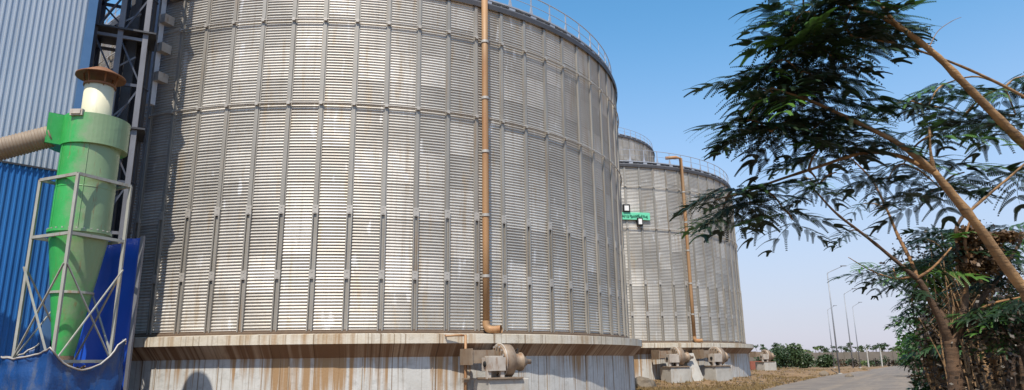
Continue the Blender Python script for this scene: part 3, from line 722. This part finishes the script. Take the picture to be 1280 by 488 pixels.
b.box(tuple(Pb/2+up_*(zlow-.5)), (1.25, 1.25, .4), math.atan2(RV.y, RV.x))
tag(b.build('scrap_heap', 'junk', None, (F0.x, F0.y, 0)), 'brown scrap and chaff collected under the cyclone cone', 'scrap', kind='stuff')
# bright blue sheet behind
pa, pb_ = XY(96, 19.0, 4), XY(170.5, 18.7, 4); zt_ = W(150, 299, 18.8).z
b = MB(); vs = []; nn = 14
for i in range(nn+1):
    p = pa.lerp(pb_, i/nn)
    for j in range(9):
        t = j/8; vs.append((p.x+.03*noise.noise(Vector((i*.4, t*3, 0)))-pa.x, p.y+.07*noise.noise(Vector((i*.35, t*2.5, 5)))-pa.y, .1+(zt_-.1)*t))
b.add(vs, [(i*9+j, (i+1)*9+j, (i+1)*9+j+1, i*9+j+1) for i in range(nn) for j in range(8)], True)
o = b.build('plastic_sheet', 'sheet_blue', None, (pa.x, pa.y, 0)); md = o.modifiers.new('thickness', 'SOLIDIFY'); md.thickness = .01
tag(o, 'bright blue plastic sheet hung between the cyclone and the silo', 'sheet')
pp = XY(173, 18.65, 4); T = thing('sheet_post', 'slim grey blue post at the edge of the blue sheet', 'post', (pp.x, pp.y, 0)); MB().bar((0, 0, 0), (0, 0, zt_+.05), .09, .09).build('post_shaft', 'tower_pale', T); MB().box((0, 0, .03), (.25, .25, .06)).build('base_plate', 'tower_steel', T)

# ------------------------------------------------------------ trees with feathery leaves
def leaf_mesh(seed, L=1., npair=8, fl=.46, droop=.35, mat='leaf'):
    rs = random.Random(seed); b = MB()
    rp = lambda x: Vector((x*L, .03*math.sin(x*3+seed)*L, -droop*L*x*x))
    b.tube([rp(i/5) for i in range(6)], [.008, .007, .006, .005, .004, .002], 4)
    for i in range(npair):
        x = .16+.84*i/(npair-1); base = rp(x)
        ln = fl*L*(.62+.38*math.sin(math.pi*min(1, (x+.15)/1.1)))*rs.uniform(.85, 1.1)
        for sgn in (-1, 1):
            an = R_(62-38*x+rs.uniform(-8, 8))
            d = Vector((math.cos(an), sgn*math.sin(an), rs.uniform(-.12, .16))).normalized()
            dr = rs.uniform(.25, .6)
            side = d.cross(Vector((0, 0, 1))).normalized(); K = 16
            pt = lambda t: base+d*(ln*t)+Vector((0, 0, -dr*ln*t*t))
            for k in range(K):
                t = .1+.9*k/K; p = pt(t); lw = .078*L*(1-.55*t*t)*(.6+.4*math.sin(math.pi*min(1, t*1.6+.12))); fw = (pt(t+.05)-p).normalized()
                for s2 in (-1, 1):
                    q = p+side*(s2*lw)+fw*(lw*.55)+Vector((0, 0, -.25*lw)); wv = fw*(.03*L)
                    b.add([p-wv*.4, p+wv*.6, q+wv*.5, q-wv*.25], [(0, 1, 2, 3)])
            b.add([base-Vector((.003, 0, 0)), base+Vector((.003, 0, 0)), pt(1)], [(0, 1, 2)])
    return b.mesh('leaf', mat)
LM = [leaf_mesh(i, 1., 4+i % 3, .66, .2+.1*(i % 4)) for i in range(6)]
LMM = [leaf_mesh(20+i, 1., 4+i % 3, .60, .2+.1*(i % 4), 'leaf_mid') for i in range(4)]
def rot_to(dirv, roll):
    x = dirv.normalized(); up = Vector((0, 0, 1))
    if abs(x.z) > .97: up = Vector((0, 1, 0))
    y = up.cross(x).normalized(); z = x.cross(y)
    m = Matrix((x, y, z)).transposed() @ Matrix.Rotation(roll, 3, 'X'); return m.to_euler()
def limb(T, pts, rads, name='branch', mat='bark', n=7, wob=.012):
    P = smooth_line(pts, 7); k = len(P); R = []; rads = [r*.78 for r in rads]
    for i in range(k):
        t = i/(k-1)*(len(rads)-1); j = min(int(t), len(rads)-2); R.append((rads[j]+(rads[j+1]-rads[j])*(t-j))*(1+.16*noise.noise(Vector((i*.9, rads[0]*300, 2)))+(.18 if i % 9 == 4 else 0)))
    org = Vector(T.location)
    P = [p-org+Vector((noise.noise(p*1.7), noise.noise(p*1.7+Vector((9, 0, 0))), noise.noise(p*1.7+Vector((0, 9, 0)))))*wob for p in P]
    return MB().tube(P, R, n).build(name, mat, T), P
def whorl(T, at, count, L, rs, out=None, spread=1., lift=.08, twig_from=None, twr=.012, lm=None):
    count = max(3, round(count*.66))
    org = Vector(T.location); at = Vector(at)
    if twig_from is not None:
        a = Vector(twig_from); mid = a.lerp(at, .5)+Vector((0, 0, .12*(at-a).length)); limb(T, [a, mid, at], [twr*1.2, twr, twr*.6], 'twig', 'bark', 5, .01)
    for i in range(count):
        if out is None: az = 2*math.pi*(i+rs.uniform(-.35, .35))/count
        else: az = math.atan2(out.y, out.x)+spread*math.pi*((i+.5)/count*2-1)*1.0+rs.uniform(-.3, .3)
        d = Vector((math.cos(az), math.sin(az), lift+rs.uniform(-.3, .25)))
        o = place('leaf', rs.choice(lm or LM), T, at-org+Vector((rs.uniform(-.05, .05), rs.uniform(-.05, .05), rs.uniform(-.06, .06))), rot=rot_to(d, rs.uniform(-.25, .25)), scale=L*1.04*rs.uniform(.75, 1.2))

def near_tree(name, label, root, stems, whorls, seed, mat='bark'):
    rs = random.Random(seed); T = thing(name, label, 'tree', tuple(root))
    ends = []
    for nm, pts, rads in stems:
        limb(T, [W(*p) if len(p) == 3 and not isinstance(p, Vector) else p for p in pts], rads, nm, mat if rads[0] < .065 or mat == 'bark' else 'bark_dark', 9)  # thick old stems get darker bark, with the canopy's shade put into its colour
        ends += [W(*p) if not isinstance(p, Vector) else p for p in pts[1:]]
    for (px, py, Y, cnt, L) in whorls:
        px += 34*max(0., min(1., (1040-px)/100)); Y += .25*(py < 210)
        at = W(px, py, Y); near = min(ends, key=lambda e: (e-at).length)
        whorl(T, at, cnt, L, rs, twig_from=near if (near-at).length > .08 else None)
        ends.append(at)
    return T
# tree one: long leaning limb, fork, arching bough
r1 = Vector((6.15, 6.2, -.05))
near_tree('feather_leaf_tree', 'leaning tree whose forked orange limb arches left towards the silos', r1, [
    ('trunk', [r1, W(1330, 430, 6.2), W(1280, 362, 6.1), W(1215, 275, 5.9), W(1168, 214, 5.8)], [.10, .075, .062, .05, .038]),
    ('branch', [W(1168, 214, 5.8), W(1120, 178, 5.75), W(1060, 148, 5.7), W(1010, 125, 5.65), W(965, 110, 5.6)], [.036, .028, .022, .016, .010]),
    ('branch', [W(1170, 217, 5.8), W(1125, 196, 5.9), W(1075, 192, 6.0), W(1010, 213, 6.1), W(935, 240, 6.2), W(895, 250, 6.25)], [.030, .024, .02, .017, .012, .007]),
    ('branch', [W(1208, 268, 5.9), W(1240, 240, 5.8), W(1280, 205, 5.7), W(1310, 180, 5.6)], [.016, .013, .010, .007]),
    ('branch', [W(1168, 214, 5.8), W(1164, 190, 5.75), W(1163, 168, 5.7)], [.030, .014, .008]),
    ], [(900, 150, 5.6, 7, .42), (930, 165, 5.65, 8, .46), (965, 150, 5.6, 9, .5), (1000, 165, 5.7, 9, .48), (1030, 150, 5.6, 9, .5), (1060, 175, 5.9, 8, .45), (985, 120, 5.5, 9, .5), (945, 125, 5.7, 8, .45),
        (1010, 190, 5.8, 7, .4), (915, 110, 5.7, 6, .42),
        (880, 240, 6.3, 10, .46), (905, 255, 6.2, 9, .46), (925, 240, 6.2, 8, .44), (870, 262, 6.4, 7, .42), (950, 262, 6.1, 5, .36), (967, 275, 6.1, 5, .34), (1015, 230, 6.2, 6, .36), (1045, 215, 6.2, 5, .34),
        (1165, 170, 5.9, 8, .44), (1130, 205, 6.3, 8, .44), (1175, 235, 6.4, 9, .46), (1110, 225, 6.4, 7, .42), (1150, 250, 6.5, 8, .42), (1205, 215, 6.4, 8, .44)], 5)
r2 = Vector((7.6, 6.7, -.05))
near_tree('feather_leaf_tree', 'tree with a straight orange limb crossing the top right sky', r2, [
    ('trunk', [r2, W(1420, 330, 6.3), W(1340, 235, 6.0), W(1278, 178, 5.8), W(1215, 115, 5.6), W(1165, 65, 5.5), W(1105, 22, 5.4), W(1050, 5, 5.3), W(1005, -15, 5.2)], [.09, .075, .06, .05, .042, .034, .026, .018, .011]),
    ('branch', [W(1340, 160, 5.9), W(1280, 122, 5.8), W(1200, 82, 5.7), W(1120, 55, 5.6), W(1065, 45, 5.5)], [.02, .017, .014, .011, .007]),
    ('branch', [W(1125, 35, 5.4), W(1100, 5, 5.3), W(1085, -25, 5.25)], [.02, .016, .011]),
    ('twig', [W(1160, 62, 5.5), W(1172, 40, 5.5), W(1190, 27, 5.5), W(1202, 22, 5.5)], [.006, .004, .003, .002]),
    ], [(985, 15, 5.2, 10, .5), (1020, 25, 5.2, 10, .52), (1055, 35, 5.3, 9, .5), (1000, 55, 5.4, 10, .5), (1040, 70, 5.4, 9, .48), (960, 40, 5.3, 8, .46), (950, 75, 5.5, 9, .46), (1085, 45, 5.5, 7, .42),
        (1070, 5, 5.3, 9, .5), (1030, -10, 5.2, 9, .5), (975, 90, 5.5, 9, .46), (920, 85, 5.6, 6, .42), (1015, 100, 5.5, 9, .48), (1110, 30, 5.5, 6, .40),
        (1180, 105, 6.6, 7, .44), (1160, 135, 6.6, 8, .46), (1205, 145, 6.6, 8, .44), (1120, 130, 6.5, 7, .42), (1255, 110, 6.2, 8, .46), (1280, 95, 6.2, 8, .46), (1270, 145, 6.2, 8, .44), (1240, 150, 6.3, 7, .4), (1275, 215, 6.4, 7, .42)], 6)
# tree two: many-stemmed, in the middle of the right edge
r3 = XY(1196, 10.0, 0); r3.z = -.05
near_tree('feather_leaf_tree', 'many-stemmed orange-barked tree at the road edge', r3, [
    ('trunk', [r3, W(1196, 500, 10), W(1192, 455, 10), W(1186, 425, 10)], [.16, .13, .12, .115]),
    ('branch', [W(1188, 432, 10), W(1172, 395, 9.9), W(1152, 355, 9.8), W(1144, 346, 9.8), W(1110, 318, 9.7), W(1075, 290, 9.6), W(1040, 262, 9.5), W(1005, 222, 9.4)], [.09, .06, .05, .045, .03, .025, .02, .01]),
    ('branch', [W(1148, 352, 9.8), W(1138, 325, 9.9), W(1120, 290, 10), W(1108, 262, 10), W(1090, 225, 10.1), W(1060, 195, 10.1)], [.04, .035, .028, .022, .016, .01]),
    ('branch', [W(1187, 428, 10), W(1180, 400, 10.1), W(1163, 372, 10.2), W(1150, 350, 10.3)], [.07, .05, .04, .03]),
    ('branch', [W(1190, 430, 10), W(1205, 390, 10), W(1206, 350, 10), W(1199, 310, 10), W(1196, 285, 10), W(1210, 260, 10)], [.09, .06, .052, .045, .035, .02]),
    ('branch', [W(1196, 420, 10.1), W(1213, 395, 10.2), W(1228, 372, 10.3), W(1250, 345, 10.4), W(1268, 315, 10.5), W(1282, 290, 10.5)], [.07, .05, .045, .04, .03, .02]),
    ('branch', [W(1206, 370, 10.0), W(1210, 330, 9.9), W(1207, 300, 9.8), W(1214, 270, 9.8)], [.04, .034, .025, .016]),
    ('branch', [W(1145, 348, 9.8), W(1165, 335, 9.7), W(1190, 310, 9.7)], [.03, .022, .012]),
    ('branch', [W(1142, 344, 9.8), W(1120, 348, 9.8), W(1088, 338, 9.8), W(1060, 322, 9.8)], [.022, .016, .012, .006]),
    ('branch', [W(1212, 395, 10), W(1240, 380, 9.8), W(1275, 372, 9.6), W(1300, 365, 9.5)], [.03, .024, .018, .012]),
    ], [(1100, 346, 9.8, 6, .42), (1086, 334, 9.8, 4, .38), (1116, 334, 9.9, 6, .42), (1142, 365, 10, 6, .42), (1140, 385, 10.2, 5, .42), (1185, 320, 10.2, 8, .55), (1165, 335, 10.2, 7, .5),
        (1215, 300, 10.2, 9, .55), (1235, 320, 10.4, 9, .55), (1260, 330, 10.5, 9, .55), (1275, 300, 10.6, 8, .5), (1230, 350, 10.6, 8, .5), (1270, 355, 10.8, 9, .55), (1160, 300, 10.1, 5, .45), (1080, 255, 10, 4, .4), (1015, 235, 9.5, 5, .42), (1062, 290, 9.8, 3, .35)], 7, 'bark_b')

# leafy crowns of small faces
def crown_mesh(rs, lobes, count, size, mat, name='crown'):
    b = MB()
    for i in range(count):
        c, r = rs.choice(lobes); u = Vector((rs.gauss(0, 1), rs.gauss(0, 1), rs.gauss(0, 1))).normalized()*(rs.random()**.45)
        p = Vector(c)+Vector((u.x*r[0], u.y*r[1], u.z*r[2])); s = size*rs.uniform(.6, 1.4)
        d = Vector((rs.uniform(-1, 1), rs.uniform(-1, 1), rs.uniform(-.9, .3))).normalized(); w = d.orthogonal().normalized()*.34
        q = Matrix.Rotation(rs.uniform(0, 6.3), 3, d) @ w
        b.add([p, p+d*s*.5+q*s, p+d*s, p+d*s*.5-q*s], [(0, 1, 2, 3)])
    return b.mesh(name, mat)
def leafy_tree(name, label, pos, h, lobes, count, size, mat, seed, stems=4, bark='bark_dark', group=None, cat='tree', tr=.07, feather=0, fl=.5, lm=None):
    rs = random.Random(seed); T = thing(name, label, cat, tuple(pos), 0, group)
    for i in range(stems):
        c, r = rs.choice(lobes); top = Vector(c)+Vector((rs.uniform(-.3, .3)*r[0], rs.uniform(-.3, .3)*r[1], rs.uniform(-.2, .4)*r[2])); base = Vector((rs.uniform(-.15, .15), rs.uniform(-.15, .15), -.05))
        mid = base.lerp(top, .5)+Vector((rs.uniform(-.2, .2), rs.uniform(-.2, .2), .1*h))
        P = smooth_line([base, mid, top], 6); k = len(P)
        MB().tube(P, [tr*(1-.75*j/(k-1)) for j in range(k)], 6).build('trunk' if i == 0 else 'branch', bark, T)
    if feather:
        tips = max(3, feather//8)
        for i in range(tips):
            c, r = lobes[i % len(lobes)]; u = Vector((rs.gauss(0, 1), rs.gauss(0, 1), rs.gauss(0, 1))).normalized()*(rs.random()**.4)
            p = Vector((c[0]+u.x*r[0], c[1]+u.y*r[1], c[2]+u.z*r[2]))
            st_ = Vector((c[0]*.5, c[1]*.5, min(p.z*.6, c[2]*.7))); md_ = st_.lerp(p, .55)+Vector((rs.uniform(-.15, .15), rs.uniform(-.15, .15), .15))
            Pq = smooth_line([st_, md_, p], 4); MB().tube(Pq, [tr*.35*(1-.7*j/(len(Pq)-1)) for j in range(len(Pq))], 5).build('branch', bark, T)
            for k in range(8):
                az = 2*math.pi*(k+rs.uniform(-.4, .4))/8
                place('leaf', rs.choice(lm), T, p, rot=rot_to(Vector((math.cos(az), math.sin(az), rs.uniform(-.4, .35))), rs.uniform(-.4, .4)), scale=fl*rs.uniform(.7, 1.2))
    if count: place('crown', crown_mesh(rs, lobes, count, size, mat), T)
    return T
def at0(px, Y): p = XY(px, Y, 0.); return Vector((p.x, p.y, 0))
leafy_tree('roadside_tree', 'bushy green tree beside the road, left of the tangled stems', at0(1186, 19), 4.2, [((0, 0, 3.1), (.8, 1.0, .7)), ((-.45, 0, 2.4), (.55, .8, .7)), ((.7, 0, 3.0), (.8, .9, .9)), ((.2, 0, 1.8), (.5, .8, .5))], 900, .10, 'leaf_mid', 21, 6, 'bark', feather=160, fl=.48, lm=LMM)
leafy_tree('roadside_tree', 'dark tree filling the right edge behind the orange stems', at0(1262, 12.5), 4.5, [((0, 0, 3.3), (1.2, 1.0, .8)), ((.6, .3, 2.3), (1.1, .9, .9)), ((-.5, .4, 3.4), (.9, .8, .6))], 1500, .07, 'leaf_dry', 22, 9, 'bark', feather=200, fl=.5, lm=LM)
leafy_tree('roadside_tree', 'green tree farther up the road behind the many-stemmed tree', at0(1207, 25), 4.6, [((0, 0, 3.2), (1.5, 1.2, 1.3)), ((1.4, 0, 2.9), (1.4, 1, 1.3)), ((-.5, 0, 2.3), (.9, 1, 1.0))], 1500, .12, 'leaf_mid', 23, 8, 'bark', feather=240, fl=.7, lm=LMM)
leafy_tree('roadside_tree', 'dark shrubby tree low in the right corner', at0(1292, 9.5), 3.0, [((0, 0, 1.4), (.7, .9, 1.1)), ((.6, .5, 1.9), (.8, .9, 1.0))], 2500, .06, 'leaf_dry', 24, 9, 'bark_dark', feather=96, fl=.45, lm=LM)
leafy_tree('roadside_tree', 'dark leafless-looking thicket tree behind the sapling stems', at0(1245, 17), 3.6, [((0, 0, 1.3), (1.9, .8, 1.3)), ((1.2, .3, 2.2), (1.4, .8, 1.3)), ((-.6, 0, 2.2), (.8, .8, .9))], 9000, .10, 'leaf_dry', 27, 10, 'bark_dark', feather=120, fl=.6, lm=LM)
leafy_tree('roadside_shrub', 'low leafy shrub at the foot of the roadside trees', at0(1172, 21), 1.6, [((0, 0, .8), (.6, .6, .6))], 900, .15, 'leaf_mid', 25, 3, cat='shrub', tr=.02)
leafy_tree('roadside_tree', 'far bush where the road runs out of sight', at0(1150, 60), 4.0, [((0, 0, 2.2), (1.6, 1.4, 1.6)), ((1.6, 1, 2.6), (1.6, 1.4, 1.6))], 2600, .3, 'leaf_mid', 26, 4)
rs = random.Random(31)
for i, px in enumerate(sorted(rs.uniform(1200, 1276) for _ in range(22))):   # bare sapling stems in the thicket
    Y = rs.uniform(10.5, 16); a = at0(px, Y); hh = rs.uniform(2.0, 3.6)
    T = thing('bare_sapling', ordinal(i)+' thin bare sapling stem from the left in the right thicket', 'sapling', tuple(a), 0, 'thin sapling stems in the thicket')
    pts = [Vector((0, 0, -.05)), Vector((rs.uniform(-.12, .12), rs.uniform(-.1, .1), hh*.5)), Vector((rs.uniform(-.35, .35), rs.uniform(-.2, .2), hh))]
    P = smooth_line(pts, 6); MB().tube(P, [.022-.015*j/(len(P)-1) for j in range(len(P))], 5).build('stem', 'bark', T)
    e = P[8]; MB().tube([e, e+Vector((rs.uniform(-.4, .4), 0, .4)), e+Vector((rs.uniform(-.6, .6), 0, .9))], [.012, .008, .004], 4).build('side_stem', 'bark', T)
# dead brown leaf bunch hanging in the fork
p = W(1217, 305, 9.9); T = thing('dead_leaf_bunch', 'brown dried leaf bunch caught in the orange stems', 'dry leaves', tuple(p))
place('dry_leaf_mass', crown_mesh(random.Random(8), [((0, 0, .12), (.22, .2, .16)), ((-.1, 0, -.25), (.16, .15, .32)), ((.2, 0, -.2), (.2, .2, .25)), ((.45, 0, .1), (.25, .1, .07))], 2200, .075, 'leaf_brown', 'dry_leaf_mass'), T)

# ------------------------------------------------------------ far side: wall, trees, lamps
YW = 152.; wa = XY(905, YW, 0); wb = XY(1215, YW, 0); L = (wb-wa).length; nP = int(L/2.6)
T = thing('boundary_wall', 'long brown precast concrete wall closing the far end of the road', 'wall', (wa.x, wa.y, 0)); dr = (wb-wa).normalized(); dr.z = 0; aw = math.atan2(dr.y, dr.x)
pn = MB().box((1.3, 0, 1.45), (2.5, .08, 2.9)).mesh('panel', 'far_wall'); ps = MB().box((0, -.03, 1.55), (.22, .22, 3.1)).mesh('post', 'far_wall')
for i in range(nP):
    place('panel', pn, T, tuple(dr*(i*2.6)), aw); place('post', ps, T, tuple(dr*(i*2.6)), aw)
rs = random.Random(12)
fl = ('slim far tree with a small dark tufted crown behind the boundary wall', 'far trees behind the boundary wall')
px = 952; ft = 0
while px < 1168:
    Y = rs.uniform(156, 176); h = rs.uniform(3.8, 5.4)
    lob = [((rs.uniform(-1.3, 1.3), rs.uniform(-1, 1), h-rs.uniform(.0, 1.3)), (rs.uniform(.45, .8), .7, rs.uniform(.25, .5))) for _ in range(4)]
    leafy_tree('far_tree', ordinal(ft)+' slim tufted far tree from the left behind the boundary wall', at0(px, Y), h, lob, 230, .34, 'leaf_far', int(px), 3, group=fl[1], tr=.08)
    px += rs.uniform(5, 13); ft += 1
fb = (('dense green bush left of the lamp posts, past the last blower', 968, 118, 1.0), ('taller dark green bush left of the lamp posts', 982, 122, 1.25), ('rounded green bush close behind the last pedestal', 957, 112, .8), ('low far bush right of the green bushes', 1003, 128, .75), ('scrubby far bush behind the lamp posts', 1030, 132, .7))
for lab, px, Y, s in fb:
    leafy_tree('far_bush', lab, at0(px, Y), 3*s, [((0, 0, 1.7*s), (2.0*s, 1.5*s, 1.7*s)), ((1.4*s, 0, 1.9*s), (1.3*s, 1.2*s, 1.6*s))], 1500, .42, 'leaf_far', px+3, 3, cat='bush')
for i in range(26):                     # scrub along the foot of the far wall
    px = 985+i*7.2+rs.uniform(-2, 2); Y = rs.uniform(135, 150)
    leafy_tree('dry_scrub', ordinal(i)+' low scrub plant from the left along the foot of the boundary wall', at0(px, Y), 1.2, [((0, 0, rs.uniform(.5, 1.1)), (1.1, .8, rs.uniform(.5, 1.2)))], 160, .35, 'leaf_far' if i % 3 else 'leaf_dry', 400+i, 2, group='scrub along the boundary wall', cat='scrub', tr=.03)
def lamp(px_t, py_t, px_b, Y, label, arm=1.7):
    base = at0(px_b, Y); h = W(px_t, py_t, Y).z
    T = thing('street_lamp', label, 'street lamp', tuple(base), 0, 'street lamps beside the road')
    MB().tube([(0, 0, 0), (0, 0, h*.5), (0, 0, h)], [.09, .075, .055], 8).build('pole', 'lamp_steel', T)
    MB().tube([(0, 0, h-.1), (.1, 0, h+.1), (arm, 0, h+.75)], [.045, .04, .03], 6).build('arm', 'lamp_steel', T)
    MB().box((arm+.15, 0, h+.80), (.6, .2, .09)).build('lamp_head', 'lamp_steel', T)
    MB().box((0, 0, .05), (.4, .4, .12)).build('base_plate', 'concrete', T)
lamp(1037.5, 342, 1049.5, 75, 'tallest and nearest street lamp with arm pointing right')
lamp(1056.5, 368, 1067, 100, 'second street lamp, just right of the tallest one', 1.4)
lamp(1066, 384, 1075.5, 122, 'faint third street lamp at the right of the row', 1.3)
lamp(1035, 388, 1043, 125, 'faint street lamp left of the tallest one', 1.3)
for i, (px, Y) in enumerate(((1086, 128), (1103, 134))):
    p = at0(px, Y); T = thing('fence_post', ('short pale post left in front of the far wall', 'short pale post right in front of the far wall')[i], 'post', tuple(p)); MB().bar((0, 0, 0), (0, 0, 3.3), .2, .2).build('post_shaft', 'concrete', T); MB().box((0, 0, 3.33), (.26, .26, .06)).build('post_cap', 'concrete', T)

# ------------------------------------------------------------ rubble, dry grass
rs = random.Random(44); b = MB(); gbm = MB()
def near_verge():
    while True:
        t = rs.random(); Y = 37+t*t*75
        px = rs.uniform(795, 1085); p = at0(px, Y)
        d1 = min((p-S1).length, (p-S2).length)
        # left of the road only
        xr = None
        for a, c in zip(rl, rl[1:]):
            if a[1] <= p.y <= c[1]: xr = a[0]+(c[0]-a[0])*(p.y-a[1])/(c[1]-a[1])
        if xr is None or p.x > xr-.2 or d1 < 14.1: continue
        return p
def rock(b, p, s):
    vs = [Vector((rs.uniform(.7, 1)*x, rs.uniform(.7, 1)*y, rs.uniform(.6, 1)*z))*s*.5+p for x in (-1, 1) for y in (-1, 1) for z in (-.3, .7)]
    b.add(vs, [(0, 1, 3, 2), (4, 6, 7, 5), (0, 4, 5, 1), (2, 3, 7, 6), (0, 2, 6, 4), (1, 5, 7, 3)])
for i in range(900):
    p = near_verge(); p.z = ground_z(p.x, p.y); rock(b, p, rs.uniform(.05, .24))
tag(b.build('rubble', 'stone'), 'scattered stones and broken clods on the dirt verge', 'rubble', kind='stuff')
for i in range(2600):
    p = near_verge(); p.z = ground_z(p.x, p.y)
    for k in range(5):
        q = p+Vector((rs.uniform(-.15, .15), rs.uniform(-.15, .15), 0)); h = rs.uniform(.06, .22); d = Vector((rs.uniform(-.1, .1), rs.uniform(-.1, .1), h)); w = Vector((rs.uniform(-.03, .03), .0, 0))+Vector((.02, 0, 0))
        gbm.add([q-w, q+w, q+d], [(0, 1, 2)])
tag(gbm.build('dry_grass', 'dry_grass'), 'dry straw-coloured grass on the dirt verge', 'grass', kind='stuff')
for i, (px, Y, s, lab) in enumerate(((803, 44, .75, 'dark boulder at the foot of the near plinth end'), (811, 44.5, .5, 'smaller rock right of the dark boulder'), (1030, 70, .5, 'low stone lump on the verge below the lamp posts'), (1062, 62, .35, 'small dark stone at the road edge'))):
    p = at0(px, Y); bb = bmesh.new(); bmesh.ops.create_icosphere(bb, subdivisions=3, radius=s)
    for v in bb.verts: v.co *= 1+.35*noise.noise(v.co*1.8+Vector((i*5, 0, 0))); v.co.z *= .75
    me = bpy.data.meshes.new('boulder'); bb.to_mesh(me); bb.free(); me.materials.append(M['stone']); tag(place('boulder', me, None, (p.x, p.y, ground_z(p.x, p.y)+.15*s)), lab, 'rock')
# heaps of loose soil along the verge
rs = random.Random(5)
for i, (px, Y, w, h) in enumerate(((1035, 78, 4.0, .5), (1000, 66, 3.0, .35), (1068, 90, 3.5, .4))):
    p = at0(px, Y); b = MB(); n = 22; vs = []
    for a in range(n+1):
        for c in range(n+1):
            u, v = a/n*2-1, c/n*2-1; r = math.hypot(u, v); z = h*max(0, 1-r)**1.2*(1+.6*noise.noise(Vector((u*3, v*3, i))))-.03; vs.append((u*w, v*w*.6, z))
    b.add(vs, [(a*(n+1)+c, (a+1)*(n+1)+c, (a+1)*(n+1)+c+1, a*(n+1)+c+1) for a in range(n) for c in range(n)], True)
    tag(b.build('soil_heap', 'dirt', None, (p.x, p.y, 0), R_(30)), ('wide soil heap under the tallest lamp post', 'low soil heap nearest the silos', 'soil heap farthest up the road')[i], 'soil heap')
